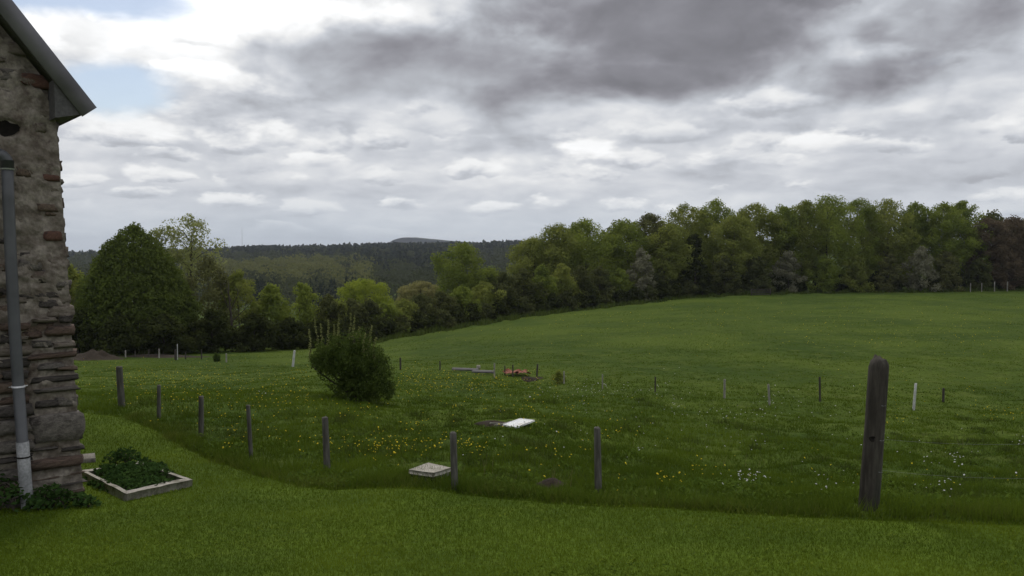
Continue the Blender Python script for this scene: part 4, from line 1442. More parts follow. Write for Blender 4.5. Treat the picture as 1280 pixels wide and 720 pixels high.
# grey planks by the ditch
for i, (pa, pb, row, lb) in enumerate(((565, 598, 464.5, 'long grey plank lying by the ditch, left of its shorter neighbour'), (590, 618, 467.5, 'shorter grey plank lying by the ditch next to the pale stake'))):
    A, B = hit(pa, row), hit(pb, row + 1.2)
    mid = (A + B) / 2
    L = (B - A).length
    me = soft_box('plank', MAT['grey_plank'], -L / 2, L / 2, -.12, .12, .0, .05, (10, 2, 1), .006, .01, i)
    o = obj('plank', me, None, mid + Vector((0, 0, .10)))
    o.rotation_euler = (.25, .02, math.atan2(B.y - A.y, B.x - A.x))
    tag(o, lb, 'plank', 'grey planks by the ditch')
p = hit(598, 463)
me = soft_box('block', MAT['concrete'], -.09, .09, -.08, .08, -.02, .16, (3, 3, 3), .012, .02, 4)
tag(obj('concrete_block', me, None, p + Vector((0, 0, .08))), 'small pale concrete block on the grey planks', 'block')
# orange roof tiles heaped in the grass
for i in range(7):
    px = 634 + i * 4.0
    p = hit(px, 468.6 - (i % 2) * .6)
    n_ = 6
    s = np.linspace(-1, 1, n_)
    XX, YY = np.meshgrid(s * .13, np.linspace(-.20, .20, 3))
    ZZ = .05 * (1 - (XX / .13) ** 2)
    Vt = np.stack([XX, YY, ZZ], -1).reshape(-1, 3)
    Vb = Vt - np.array([0, 0, .014])
    F = grid_faces(3, n_)
    N = len(Vt)
    ring = list(range(n_)) + [2 * n_ - 1] + list(range(3 * n_ - 1, 2 * n_ - 1, -1)) + [n_]
    rf = [[ring[q_], ring[(q_ + 1) % len(ring)], ring[(q_ + 1) % len(ring)] + N, ring[q_] + N] for q_ in range(len(ring))]
    o = obj('roof_tile', mesh_np('roof_tile', np.concatenate([Vt, Vb]), np.concatenate([F, F[:, ::-1] + N, np.array(rf)]), MAT['orange'], True), None, p + Vector((0, 0, .09 + .03 * (i % 2))))
    o.rotation_euler = (random.uniform(-.2, .35), random.uniform(-.3, .3), random.uniform(-.8, .8))
    tag(o, 'orange clay roof tile in the heap lying by the ditch', 'tile', 'orange tiles by the ditch')

# square concrete hatch: cover on a low curb
up = .13
c4 = [hit(511, 587, up), hit(542, 591, up), hit(564, 584.5, up), hit(535, 578, up)]
zt = sum(q.z for q in c4) / 4 + up
hatch = empty('concrete_hatch', Vector((sum(q.x for q in c4) / 4, sum(q.y for q in c4) / 4, zt - up)))
tag(hatch, 'square beige concrete hatch lying in the grass behind the lawn edge', 'hatch')
pts = [Vector((q.x, q.y, q.z + up)) - hatch.location for q in c4]
me, cen = quad_prism('cover', MAT['concrete'], pts, .045, 8, .003, 2)
obj('cover', me, hatch, cen)
cp = sum(pts, Vector()) / 4
pts2 = [cp + (q - cp) * .90 - Vector((0, 0, .049)) for q in pts]
me, cen = quad_prism('curb', MAT['concrete'], pts2, .20, 6, .004, 5)
obj('curb', me, hatch, cen)

# concrete frame full of ivy on the lawn by the wall
up = .085
cc = [hit(100, 588, up), hit(158, 617, up), hit(241, 599.5, up), hit(174, 576.5, up)]
cc = [Vector((q.x, q.y, 0)) for q in cc]
mid = sum(cc, Vector()) / 4
zt = t1(mid.x, mid.y) + up
bed = empty('planter_frame', Vector((mid.x, mid.y, zt - up)))
tag(bed, 'low pale concrete frame on the lawn, filled with dark ivy, beside the stone wall', 'planter')
loc_ = [q - mid for q in cc]
zs = [t1(q.x, q.y) + up - (zt - up) for q in cc]
wdt = .092
for i in range(4):
    A, B = loc_[i], loc_[(i + 1) % 4]
    Ai, Bi = A * (1 - wdt / A.length * 1.35), B * (1 - wdt / B.length * 1.35)
    eps = .002 * i
    me, cen = quad_prism('kerb', MAT['concrete'], [Vector((A.x, A.y, zs[i] - eps)), Vector((B.x, B.y, zs[(i + 1) % 4] - eps)), Vector((Bi.x, Bi.y, zs[(i + 1) % 4] - eps)), Vector((Ai.x, Ai.y, zs[i] - eps))], .22, 12, .012, i)
    obj('kerb', me, bed, cen)


def leaf_mass(name, label, base, spots, size, n, seed, mat='ivy_leaf', cat='plant', heart=True):
    """low creeping leaves: spots = (x, y, rx, ry, h) in world metres"""
    rng = np.random.default_rng(int(seed * 1000))
    P = []
    for (sx, sy, rx, ry, h) in spots:
        m = int(n * rx * ry * (h + .12) * 700) + 60
        a, r = rng.random(m) * 6.283, np.sqrt(rng.random(m))
        X = sx + np.cos(a) * r * rx
        Y = sy + np.sin(a) * r * ry
        bz = np.sqrt(np.clip(1 - r * r, 0, 1)) * h
        Z = T(X, Y) + bz * (1 - .5 * rng.random(m) ** 2) * (.75 + .6 * fbm(P3(X * 6, Y * 6, seed), 2))
        P.append(np.stack([X, Y, Z], -1))
    P = np.concatenate(P) - np.array(base)
    root = empty(name, base)
    tag(root, label, cat)
    V, F = leaf_quads(P, size, rng, outward=np.tile(np.array([[0., -.35, .9]]), (len(P), 1)))
    obj('leaves', mesh_np('leaves', V, F, MAT[mat], False, np.repeat(rng.random(len(P)), 4)), root)
    paths = []
    for (sx, sy, rx, ry, h) in spots:
        for _ in range(5):
            a = rng.random() * 6.283
            s = np.linspace(0, 1, 5)
            X, Y = sx + np.cos(a) * rx * .8 * s, sy + np.sin(a) * ry * .8 * s
            Z = T(X, Y) + h * .7 * np.sin(s * 2.2) - .01
            paths.append((np.stack([X, Y, Z], -1) - np.array(base), np.linspace(.006, .003, 5)))
    V, F = tube(paths, 4)
    obj('stems', mesh_np('stems', V, F, MAT['bark']), root)
    return root


sp = []
rng = np.random.default_rng(4)
for i in range(34):
    a, b = rng.random(), rng.random()
    q = (loc_[0] * (1 - a) + loc_[1] * a) * (1 - b) + (loc_[3] * (1 - a) + loc_[2] * a) * b
    q = q * .80
    sp.append((mid.x + q.x, mid.y + q.y, .22, .2, .11 + .05 * rng.random()))
hm_ = hit(157, 580)
sp += [(hm_.x, hm_.y, .20, .18, .24), (hm_.x + .08, hm_.y - .05, .22, .18, .18), (hm_.x - .12, hm_.y - .03, .18, .16, .17)]
for (px, row) in ((128, 603), (150, 612), (205, 607), (222, 603), (182, 580), (200, 586), (122, 606), (134, 611), (146, 615), (112, 601), (190, 613), (196, 612)):
    q = hit(px, row)
    sp.append((q.x, q.y, .11, .09, .07))
leaf_mass('ivy', 'dark ivy filling and spilling over the concrete frame', (mid.x, mid.y, zt - up), sp, .024, 9, 12)
MAT['concrete_shaded'] = mat_mottle('concrete_shaded', (.16, .145, .12), (.24, .22, .19), (.11, .10, .085), 6, 45, .95, .5, .004)  # darker copy of the concrete: shade on the step put into its colour
# block behind the wall corner
q = hit(109, 579, .0)
me = soft_box('concrete_step', MAT['concrete_shaded'], -.5, .07, -.10, .25, -.12, .055, (6, 5, 3), .003, .008, 8)
o = obj('concrete_step', me, None, Vector((q.x - .02, q.y + .12, t1(q.x, q.y))))
o.rotation_euler = (0, 0, WROT - .2)
tag(o, 'small concrete step block half hidden behind the corner of the stone wall', 'step')

# ------------------------------------------------------------------ the stone barn on the left
barn = empty('stone_barn', (WX, WY, t1(WX, WY)), WROT)
tag(barn, 'old rubble-stone barn gable with grey bargeboard', 'barn')
BM = Matrix.Translation(barn.location) @ Matrix.Rotation(WROT, 4, 'Z')
BI = BM.inverted()


def wallpt(px, row, off=0.0):
    """barn-local point where the view line meets the plane `off` in front of the gable wall"""
    o_ = BI @ Vector((0, 0, CAMZ))
    d_ = BI.to_3x3() @ ray(px, row)
    t = (-off - o_.y) / d_.y
    return o_ + d_ * t


MAT['mortar'] = mat_mottle('old_mortar', (.135, .112, .090), (.285, .252, .212), (.085, .062, .050), 4.5, 26, 1.0, .8, .02)
MAT['stone_a'] = mat_mottle('stone_grey', (.10, .088, .078), (.185, .165, .145), (.06, .052, .046), 7, 40, .95, .8, .012)
MAT['stone_b'] = mat_mottle('stone_brown', (.105, .075, .056), (.175, .132, .100), (.06, .048, .040), 7, 40, .95, .8, .012)
MAT['stone_c'] = mat_mottle('stone_red', (.105, .056, .042), (.15, .082, .060), (.07, .045, .04), 7, 40, .95, .8, .012)
MAT['stone_d'] = mat_mottle('stone_dark', (.058, .050, .045), (.105, .092, .082), (.035, .031, .028), 7, 40, .95, .8, .012)
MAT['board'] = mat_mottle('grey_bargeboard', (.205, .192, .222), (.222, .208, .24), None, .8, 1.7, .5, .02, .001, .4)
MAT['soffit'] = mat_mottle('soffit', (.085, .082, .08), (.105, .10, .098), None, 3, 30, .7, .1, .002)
MAT['slate'] = mat_mottle('slate', (.055, .058, .065), (.090, .094, .10), None, 5, 30, .7, .4, .006)
MAT['pipe'] = mat_mottle('grey_pipe', (.070, .072, .077), (.080, .082, .088), None, 2, 3, .45, .1, .001, .45)
MAT['pipe_pale'] = mat_mottle('pale_pipe', (.24, .245, .25), (.30, .30, .30), (.19, .185, .17), 4, 40, .5, .1, .001, .4)
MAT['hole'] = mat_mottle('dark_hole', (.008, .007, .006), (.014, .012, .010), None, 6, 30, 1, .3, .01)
MAT['strap'] = mat_mottle('bright_metal', (.50, .50, .50), (.60, .60, .60), None, 20, 60, .4, .1, .001, .5)

E_top = wallpt(69.5, 130)
E_bot = wallpt(104, 600)
eslope = (E_bot.x - E_top.x) / (E_bot.z - E_top.z)


def edge_x(z):
    return E_bot.x + (z - E_bot.z) * eslope


OFF = .30
pA, pB, pC = wallpt(104.5, 146.5, OFF), wallpt(121, 134.5, OFF), wallpt(15, 0, OFF)
sl = (pC.z - pB.z) / (pC.x - pB.x)          # negative: rises to the left
rdir = Vector((-1, 0, -sl)).normalized()
thick = (pA - pB).length
nrm_r = Vector((rdir.z, 0, -rdir.x))         # outward normal of the roof plane
RIDGE_X = -3.6


def roof_z(x, off=0.0):
    """underside of the bargeboard along the slope"""
    return pA.z + (x - pA.x) * sl + off


# wall body (slightly behind the mortar face)
zr = roof_z(RIDGE_X) + .05
zl = lambda x: roof_z(x) + .06
W2 = 2 * RIDGE_X - edge_x(0)
prof_pts = [(W2, -.4), (edge_x(0) - .04, -.4), (edge_x(3.9) - .04, zl(edge_x(3.9) - .04)), (RIDGE_X, zr), (W2, zl(edge_x(3.9) - .04))]
V = [(x_, .03, z_) for x_, z_ in prof_pts] + [(x_, 9.0, z_) for x_, z_ in prof_pts]
me = bpy.data.meshes.new('wall')
me.from_pydata(V, [], [(0, 1, 2, 3, 4), (9, 8, 7, 6, 5)] + [(i, 5 + i, 5 + (i + 1) % 5, (i + 1) % 5) for i in range(5)])
me.materials.append(MAT['mortar'])
wall = obj('wall', me, barn)
# mortar skin with its real lumps
nx, nz = 110, 300
U = np.linspace(0, 1, nx)[:, None]
Wv = np.linspace(0, 1, nz)[None]
X0 = -2.9
Zb = -.35
Xe = edge_x(0)
XX = X0 + (Xe - X0) * (1 - (1 - U) ** 1.25)
Zt = roof_z(np.minimum(XX, 0)) + .04
Zt = np.minimum(Zt, zl(edge_x(3.9)) + (edge_x(3.9) - XX) * (-sl))
ZZ = Zb + (Zt - Zb) * Wv
XX = XX + 0 * ZZ
XX = XX + (ZZ * eslope) * U ** 2
q3 = np.stack([XX * 3.2, ZZ * 4.6, 0 * XX + 1.7], -1)
q4 = np.stack([XX * 12, ZZ * 17, 0 * XX + 4.7], -1)
low = 1 - np.clip((ZZ - 1.45) / .5, 0, 1)
YY = -.012 - (fbm(q3, 3) - .5) * .10 - (fbm(q4, 4, .6) - .5) * .075 + .012 * low
YY[-1, :] += .10
hp = wallpt(9, 160, 0)
hr = ((XX - hp.x) / .125) ** 2 + ((ZZ - hp.z) / .085) ** 2
hr = hr * (1 + .9 * (fbm(np.stack([XX * 9, ZZ * 9, 0 * XX], -1), 2) - .5))
YY = YY + .16 * np.clip(1.15 - hr, 0, .5)
V = np.stack([XX, YY, ZZ], -1)
obj('mortar_face', mesh_np('mortar_face', V, grid_faces(nx, nz)[:, ::-1], MAT['mortar'], True), wall)
# dark putlog hole: near-black disc paints its shade at the back of the recess
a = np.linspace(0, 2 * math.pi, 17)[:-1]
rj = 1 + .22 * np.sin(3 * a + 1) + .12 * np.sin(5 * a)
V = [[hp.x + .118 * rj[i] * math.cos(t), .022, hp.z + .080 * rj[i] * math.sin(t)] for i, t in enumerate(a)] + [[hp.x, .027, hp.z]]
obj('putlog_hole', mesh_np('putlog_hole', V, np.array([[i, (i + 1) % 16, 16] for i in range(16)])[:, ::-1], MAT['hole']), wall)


# stones: irregular blocks, meshes shared between alike pieces
def stone_mesh(seed, mat):
    n_ = 3
    idx, V, F = {}, [], []

    def vid(i, j, k):
        if (i, j, k) not in idx:
            idx[(i, j, k)] = len(V)
            p_ = np.array([i, j, k]) / n_ * 2 - 1
            l = np.linalg.norm(p_)
            p_ = p_ * (1 - .13 * max(0, l - 1.0))
            V.append(p_ * .5)
        return idx[(i, j, k)]
    for ax in range(3):
        for s_ in (0, n_):
            for i in range(n_):
                for j in range(n_):
                    cs = []
                    for (da, db) in ((0, 0), (1, 0), (1, 1), (0, 1)):
                        t3 = [0, 0, 0]
                        t3[ax] = s_
                        t3[(ax + 1) % 3] = i + da
                        t3[(ax + 2) % 3] = j + db
                        cs.append(vid(*t3))
                    F.append(cs if s_ else cs[::-1])
    V = np.array(V)
    sd_ = seed * 3.7
    V = V + .30 * np.stack([fbm(V * 2.6 + sd_, 3) - .5, fbm(V * 2.6 + sd_ + 20, 3) - .5, fbm(V * 2.6 + sd_ + 40, 3) - .5], -1)
    return mesh_np('stone', V, np.array(F), MAT[mat], False)


MAT['stone_m'] = mat_mottle('stone_mortared', (.135, .112, .090), (.215, .185, .152), (.085, .066, .052), 5, 34, 1.0, .8, .012)
MORT = [stone_mesh(i + 50, 'stone_m') for i in range(8)]
SM = [stone_mesh(i, ('stone_a', 'stone_b', 'stone_d', 'stone_a', 'stone_b', 'stone_d', 'stone_c' if i < 10 else 'stone_b', 'stone_a', 'stone_d', 'stone_b')[i % 10]) for i in range(30)]
RED = [m for m in SM if 'stone_red' in m.materials[0].name]
GREY = [m for m in SM if 'stone_grey' in m.materials[0].name or 'stone_dark' in m.materials[0].name]
rs = random.Random(21)
nst = 0


def stone(x0, x1, z0, z1, proud, depth=.16, m=None):
    global nst
    o = obj('stone', m or rs.choice(SM), wall)
    o.location = ((x0 + x1) / 2, depth / 2 - proud, (z0 + z1) / 2)
    o.scale = ((x1 - x0) * 1.04, depth, (z1 - z0) * 1.05)
    o.rotation_euler = (rs.uniform(-.05, .05), rs.uniform(-.035, .035), rs.uniform(-.06, .06))
    nst += 1


rowz = lambda row: wallpt(90, row, 0).z
# exposed courses in the lower wall, traced by their heights
CORNER = [(40, 105, 626, 609, 'b'), (62, 106, 609, 600, 'd'), (42, 104, 600, 591, 'b'), (38, 104, 590, 567, 'r'), (76, 104, 566, 556, 'd'), (38, 74, 566, 557, 'a'), (39, 103, 555, 513, 'a'),
          (44, 72, 511, 498, 'd'), (66, 97, 511, 494, 'a'), (42, 96, 493, 481, 'a'), (40, 98, 480, 466, 'd'), (48, 78, 464, 452, 'a'), (70, 95, 464, 456, 'b'), (34, 95, 451, 438, 'r'), (40, 66, 436, 424, 'a'),
          (66, 93, 436, 426, 'm'), (30, 52, 424, 413, 'r'), (56, 92, 421, 406, 'r'), (74, 90, 404, 394, 'd'), (40, 70, 404, 396, 'm')]
BY = {'a': [m for m in SM if 'stone_grey' in m.materials[0].name], 'b': [m for m in SM if 'stone_brown' in m.materials[0].name], 'd': [m for m in SM if 'stone_dark' in m.materials[0].name], 'm': MORT}
MAT['stone_r'] = mat_mottle('stone_rust', (.098, .066, .052), (.150, .108, .085), (.055, .042, .036), 7, 40, .95, .8, .012)
BY['r'] = [stone_mesh(i + 80, 'stone_r') for i in range(4)]
for (pa, pb, ra, rb, kd) in CORNER:
    A, B = wallpt(pa, ra, 0), wallpt(pb, rb, 0)
    stone(A.x, B.x, A.z + .004, B.z - .004, rs.uniform(.025, .075), .26, rs.choice(BY[kd]))
ROWS = [628, 606, 590, 568, 556, 534, 512, 498, 484, 468, 454, 440, 426, 410, 396]
for c_ in range(len(ROWS) - 1):
    z0, z1 = rowz(ROWS[c_]), rowz(ROWS[c_ + 1])
    x_ = wallpt(37, ROWS[c_], 0).x + rs.uniform(-.03, .03)
    while x_ > -2.3:
        wst = rs.uniform(.22, .48)
        h_ = rs.uniform(.7, 1.0) * (z1 - z0)
        stone(x_ - wst, x_, z0 + .005, z0 + h_ - .004, rs.uniform(.01, .07), .24, rs.choice(rs.choice((BY['a'], BY['b'], BY['d'], BY['r'], MORT))))
        x_ -= wst + rs.uniform(.01, .05)
# quoins up the corner, small and ragged
z_ = rowz(396)
while z_ < rowz(150):
    h_ = rs.uniform(.05, .13)
    stone(edge_x(z_) - rs.uniform(.12, .24), edge_x(z_) + rs.uniform(-.01, .035), z_, z_ + h_, rs.uniform(-.03, .012), .26, rs.choice(MORT if rs.random() < .7 else SM))
    z_ += h_ + rs.uniform(.01, .04)
# stones half buried in the mortar higher up
for (px, row, wpx, hpx, red) in ((66, 295, 22, 12, 1), (62, 222, 24, 7, 1), (85, 395, 30, 11, 0), (30, 62, 40, 9, 0), (45, 100, 40, 10, 1), (20, 95, 44, 9, 0), (55, 105, 30, 9, 1), (25, 280, 30, 12, 0),
                            (45, 345, 26, 9, 0), (80, 355, 22, 9, 0), (50, 160, 14, 9, 0), (30, 215, 22, 10, 0), (60, 260, 26, 9, 0), (38, 320, 24, 9, 0), (20, 375, 26, 8, 0), (60, 380, 24, 10, 0)):
    A, B = wallpt(px - wpx / 2, row + hpx / 2, 0), wallpt(px + wpx / 2, row - hpx / 2, 0)
    stone(A.x, min(B.x, edge_x(A.z) + .02), A.z, B.z, rs.uniform(.02, .03) if red else rs.uniform(.005, .02), .14, rs.choice(RED) if red else rs.choice(MORT if rs.random() < .6 else SM))
for _ in range(60):
    xs, zs_ = rs.uniform(-1.6, -.12), rs.uniform(1.72, 2.5)
    stone(xs - rs.uniform(.12, .3), xs, zs_, zs_ + rs.uniform(.05, .12), rs.uniform(-.005, .03), .16, rs.choice(MORT if rs.random() < .35 else SM))
for _ in range(60):
    xs, zs_ = rs.uniform(-2.2, -.45), rs.uniform(1.8, 4.6)
    stone(xs - rs.uniform(.1, .26), xs, zs_, zs_ + rs.uniform(.05, .12), rs.uniform(-.015, .014), .14, rs.choice(MORT if rs.random() < .75 else SM))


# roof: slates, bargeboard, soffit, boxed eave
def slope_prism(name, mat, p_low, length, th, y0, y1, parent, drop=0.0, mirror=False):
    """board lying along the roof slope; p_low = upper edge at the eave"""
    a = Vector((p_low.x, 0, p_low.z)) - nrm_r * drop
    b = a + rdir * length
    pr = [a - nrm_r * th, a, b, b - nrm_r * th]
    if mirror:
        pr = [Vector((2 * RIDGE_X - q_.x, 0, q_.z)) for q_ in pr]
    V = [(q_.x, y0, q_.z) for q_ in pr] + [(q_.x, y1, q_.z) for q_ in pr]
    F = [[0, 1, 2, 3], [7, 6, 5, 4], [0, 4, 5, 1], [1, 5, 6, 2], [2, 6, 7, 3], [3, 7, 4, 0]]
    return obj(name, mesh_np(name, np.array(V), np.array(F), mat), parent)


rlen = (pB.x - RIDGE_X) / (-rdir.x)
roof = empty('roof', (0, 0, 0))
bpy.data.objects.remove(roof)
roof = slope_prism('roof', MAT['slate'], pB, rlen, .05, -OFF + .035, 9.3, barn, .006)
slope_prism('bargeboard', MAT['board'], pB, rlen, thick, -OFF - .004, -OFF + .030, roof)
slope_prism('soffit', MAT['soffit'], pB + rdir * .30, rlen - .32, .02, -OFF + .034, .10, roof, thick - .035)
slope_prism('roof_slope', MAT['slate'], pB, rlen, .05, -OFF + .035, 9.3, roof, .006, True)
slope_prism('bargeboard', MAT['board'], pB, rlen, thick, -OFF - .004, -OFF + .030, roof, 0, True)
# boxed eave end: triangle below the bargeboard, out to the right of the wall
e1 = wallpt(66, 147, .02)
e2 = wallpt(100, 143, .02)
xb0, xb1 = e1.x - .12, pA.x - .05
zb_ = e1.z
e1, e2 = wallpt(69, 147, OFF - .03), wallpt(99, 143.5, OFF - .03)
xb0 = e1.x
tri = [(e1.x, e1.z), (e2.x, e2.z), (e2.x + .02, roof_z(e2.x + .02) + .04), (e1.x, roof_z(e1.x) + .05)]
V = [(x_, -OFF + .032, z_) for x_, z_ in tri] + [(x_, 9.2, z_) for x_, z_ in tri]
me = bpy.data.meshes.new('eave_box')
me.from_pydata(V, [], [(0, 1, 2, 3), (7, 6, 5, 4), (0, 4, 5, 1), (1, 5, 6, 2), (2, 6, 7, 3), (3, 7, 4, 0)])
me.materials.append(MAT['soffit'])
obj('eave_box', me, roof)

# downpipe: a thing fixed to the wall
poff = .17
q = [wallpt(px, row, poff) for px, row in ((35.5, 645), (31.5, 600), (28, 552), (22, 470), (17, 390), (13, 310), (10.5, 250), (9.0, 205))]
R_ = 6.8 * (BM @ q[2]).y / FPX
pipe = empty('downpipe', BM @ q[0])
pipe.rotation_euler = (0, 0, WROT)
pipe.location = (BM @ Vector((q[0].x, q[0].y, 0)))
pipe.location.z = t1(pipe.location.x, pipe.location.y)
PI_ = (Matrix.Translation(pipe.location) @ Matrix.Rotation(WROT, 4, 'Z')).inverted() @ BM
tag(pipe, 'grey plastic downpipe with pale lower end, running down the stone wall', 'downpipe')


def pipe_part(name, pts, rad, mat, parent=None, sides=20):
    pts = np.array([list(PI_ @ Vector(p_)) for p_ in pts])
    V, F = tube([(pts, rad)], sides)
    return obj(name, mesh_np(name, V, F, MAT[mat], True), parent or pipe)


arr = np.array([list(p_) for p_ in q])
pipe_part('upper_pipe', arr[2:], np.full(6, R_), 'pipe')
pipe_part('lower_pipe', arr[:3], np.full(3, R_ * 1.10), 'pipe_pale')
top_ = arr[-1]
t_ = np.linspace(0, math.pi / 2, 8)
rb_ = .10
arc = [top_ + np.array([-rb_ + rb_ * math.cos(a_), 0, rb_ * math.sin(a_)]) for a_ in t_] + [top_ + np.array([-.5, 0, rb_ - .01]), top_ + np.array([-1.4, 0, rb_ + .01])]
el_ = pipe_part('elbow', arc, np.full(len(arc), R_ * 1.02), 'pipe')
soc = arr[-1] + (arr[-2] - arr[-1]) * np.array([[-.1], [.12]])
pipe_part('socket', soc, np.full(2, R_ * 1.12), 'pipe')
rim = arr[-1] + (arr[-2] - arr[-1]) * np.array([[.12], [.16]])
pipe_part('rim', rim, np.full(2, R_ * 1.14), 'strap')


def clamp_(row, name='clamp', mat='strap'):
    s_ = np.interp(row, [470, 552], [0, 1])
    c_ = arr[3] * (1 - s_) + arr[2] * s_
    if row > 552:
        s_ = np.interp(row, [552, 600], [0, 1])
        c_ = arr[2] * (1 - s_) + arr[1] * s_
    cl = pipe_part(name, [c_ + np.array([0, 0, -.008]), c_ + np.array([0, 0, .008])], np.full(2, R_ * 1.16), mat)
    pipe_part('bracket', [c_ + np.array([-R_ * 1.5, .012, 0]), c_ + np.array([R_ * 1.55, .012, 0])], np.full(2, .006), mat, cl, 6)
    pipe_part('stud', [c_, c_ + np.array([0, .14, 0])], np.full(2, .006), mat, cl, 6)


clamp_(483)
clamp_(571, mat='hole')
# ivy and nettles at the foot of the wall
sp = []
for (px, row, rx, ry, h) in ((6, 634, .24, .18, .34), (18, 640, .16, .14, .22), (-14, 636, .28, .2, .38), (-40, 636, .3, .2, .36)):
    q_ = hit(px, row)
    sp.append((q_.x, q_.y, rx, ry, h))
leaf_mass('wall_weeds', 'dark leafy weeds at the wall foot left of the downpipe', tuple(hit(6, 638)), sp, .030, 5.5, 31)
sp = []
for (px, row, rx, ry, h) in ((52, 634, .16, .12, .26), (66, 635, .18, .12, .24), (82, 635, .18, .12, .20), (98, 634, .17, .12, .15), (112, 634, .14, .11, .09), (48, 639, .12, .10, .12)):
    q_ = hit(px, row)
    sp.append((q_.x, q_.y, rx, ry, h))
leaf_mass('wall_weeds', 'dark leafy weeds at the wall foot right of the downpipe', tuple(hit(80, 634)), sp, .028, 6.5, 32)


# ------------------------------------------------------------------ meadow flowers and dry stalks (ground cover)
def flowers(name, label, pts, size, mat, seed, hgt=(.06, .16)):
    rng = np.random.default_rng(int(seed * 1000))
    P = np.array([[p_.x, p_.y, p_.z] for p_ in pts])
    n = len(P)
    s = size * rng.uniform(.65, 1.3, n) * (1 + P[:, 1] / 45)
    a = np.arange(6) / 6 * 2 * math.pi
    P[:, 2] = T(P[:, 0], P[:, 1]) + rng.uniform(*hgt, n)
    tilt = rng.normal(size=(n, 2)) * .4
    ringv = np.stack([np.cos(a), np.sin(a)], -1)
    V = np.empty((n, 8, 3))
    for i in range(6):
        dx, dy = ringv[i] * 1.0
        V[:, i] = P + np.stack([s * dx, s * dy, s * (dx * tilt[:, 0] + dy * tilt[:, 1])], -1)
    V[:, 6] = P + np.stack([0 * s, 0 * s, .55 * s], -1)
    V[:, 7] = P - np.stack([0 * s, 0 * s, .65 * s], -1)
    f = np.array([[i, (i + 1) % 6, 6] for i in range(6)] + [[(i + 1) % 6, i, 7] for i in range(6)])
    F = (f[None] + (np.arange(n) * 8)[:, None, None]).reshape(-1, 3)
    o = obj(name, mesh_np(name, V, F, MAT[mat]))
    tag(o, label, 'flowers', kind='stuff')


def scatter(specs, seed):
    rng = np.random.default_rng(int(seed * 1000))
    out = []
    for (px, row, sx, sy, n) in specs:
        for _ in range(int(n * .7)):
            a, b = px + rng.normal() * sx, row + rng.normal() * sy
            if 374 < b < 700 and not (386 < a < 496 and 400 < b < 503):
                h_ = hit_fast(a, b)
                if h_ is not None and h_.y > lawn_edge(h_.x) + .05:
                    out.append(h_)
    return out


_dd = np.exp(np.linspace(math.log(6.5), math.log(140), 260))


def hit_fast(px, row):
    r = ray(px, row)
    X = r.x / r.y * _dd
    Z = CAMZ + r.z / r.y * _dd
    g_ = Z - T(X, _dd)
    k_ = int(np.argmax(g_ < 0))
    if k_ == 0:
        return None
    f_ = g_[k_ - 1] / (g_[k_ - 1] - g_[k_])
    d_ = _dd[k_ - 1] + f_ * (_dd[k_] - _dd[k_ - 1])
    return Vector((r.x / r.y * d_, d_, CAMZ + r.z / r.y * d_))


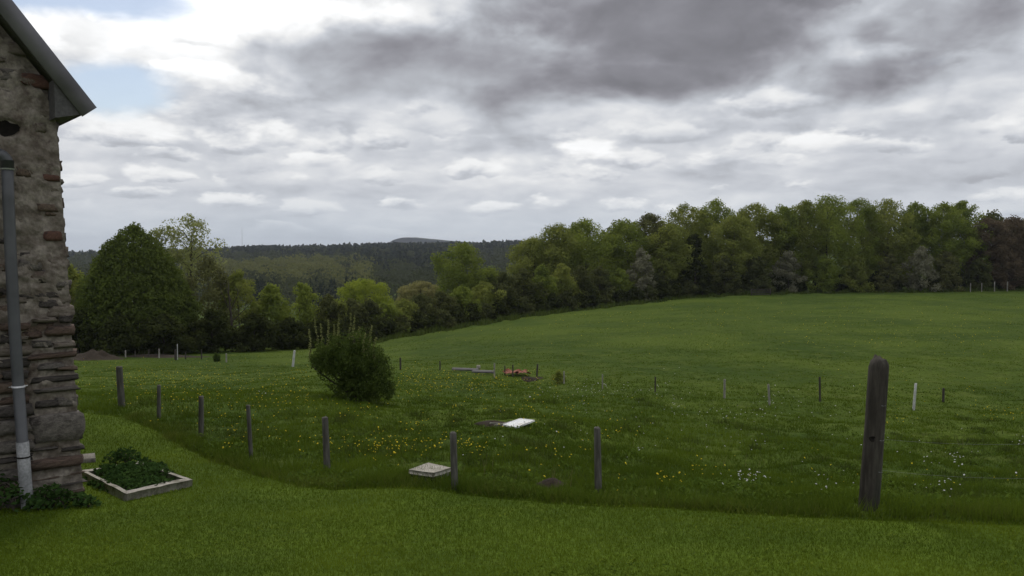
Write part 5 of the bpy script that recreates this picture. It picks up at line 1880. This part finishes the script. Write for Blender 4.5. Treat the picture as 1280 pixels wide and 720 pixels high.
YEL = [(250, 480, 80, 12, 420), (330, 500, 60, 14, 220), (200, 470, 60, 8, 240), (560, 482, 50, 9, 320), (620, 478, 50, 8, 160), (520, 470, 40, 6, 130), (495, 567, 24, 9, 80), (530, 556, 28, 7, 45),
       (590, 563, 20, 9, 50), (460, 562, 20, 9, 40), (390, 555, 40, 10, 50), (300, 540, 30, 14, 70), (515, 535, 12, 4, 26), (450, 520, 12, 4, 26), (385, 470, 16, 10, 90), (900, 410, 220, 18, 260),
       (1150, 420, 90, 14, 160), (800, 395, 160, 10, 90), (1100, 395, 160, 12, 110), (700, 565, 50, 22, 60), (840, 605, 30, 6, 16), (870, 592, 16, 6, 16), (825, 610, 5, 2, 8), (1000, 600, 160, 18, 40),
       (1260, 520, 30, 6, 60), (1120, 525, 14, 6, 20), (660, 520, 80, 14, 60), (210, 500, 40, 12, 60), (1150, 480, 120, 20, 60), (760, 520, 80, 20, 50), (600, 500, 80, 12, 80)]
flowers('dandelion_flowers', 'yellow dandelions dotted over the meadow', scatter(YEL, 6), .0098, 'yellow', 1)
WHT = [(730, 496, 22, 5, 55), (760, 490, 30, 6, 40), (830, 488, 30, 6, 34), (905, 521, 26, 4, 40), (845, 512, 8, 5, 16), (930, 555, 14, 14, 22), (925, 607, 12, 5, 30), (940, 612, 16, 4, 22), (1030, 610, 10, 8, 12),
       (1178, 624, 9, 5, 16), (1195, 583, 6, 4, 18), (1275, 558, 6, 4, 18), (1160, 600, 60, 20, 20), (1100, 560, 80, 25, 30), (975, 505, 20, 6, 20), (700, 520, 60, 20, 26), (800, 555, 70, 25, 26), (640, 560, 60, 25, 8),
       (990, 520, 80, 10, 24), (330, 497, 4, 3, 6), (960, 500, 6, 4, 10), (1000, 475, 200, 10, 40)]
flowers('white_meadow_flowers', 'small white flowers scattered through the right side of the meadow', scatter(WHT, 8), .0095, 'white_petal', 2, (.08, .2))
rng = np.random.default_rng(9)
st = scatter([(612, 592, 8, 8, 14), (575, 590, 6, 8, 6), (700, 606, 12, 4, 14), (1180, 545, 40, 12, 24), (900, 575, 60, 14, 24), (690, 478, 14, 4, 20)], 3)
xs = np.array([s_.x for s_ in st])
ys = np.array([s_.y for s_ in st])
blades('dry_stalks', xs, ys, RNG.uniform(.10, .34, len(xs)), np.full(len(xs), .0035), MAT['dry_blade'], .7, None, 'pale dry stalks standing in the meadow grass')

# ------------------------------------------------------------------ haze
hz = new_mat('haze')
hm2, hg = hz
pv = hg.n('ShaderNodeVolumePrincipled')
pv.inputs['Color'].default_value = (.80, .87, 1.0, 1)
pv.inputs['Density'].default_value = .00011
pv.inputs['Anisotropy'].default_value = .2
ho = hg.n('ShaderNodeOutputMaterial')
hg.L(pv.outputs[0], ho.inputs['Volume'])
V, F = box_vf(-4700, 4700, -75, 5100, -75, 40)
haze = obj('haze', mesh_np('haze', V, F, hm2))
tag(haze, kind='stuff', label='thin pale air haze lying over the whole countryside', cat='haze')
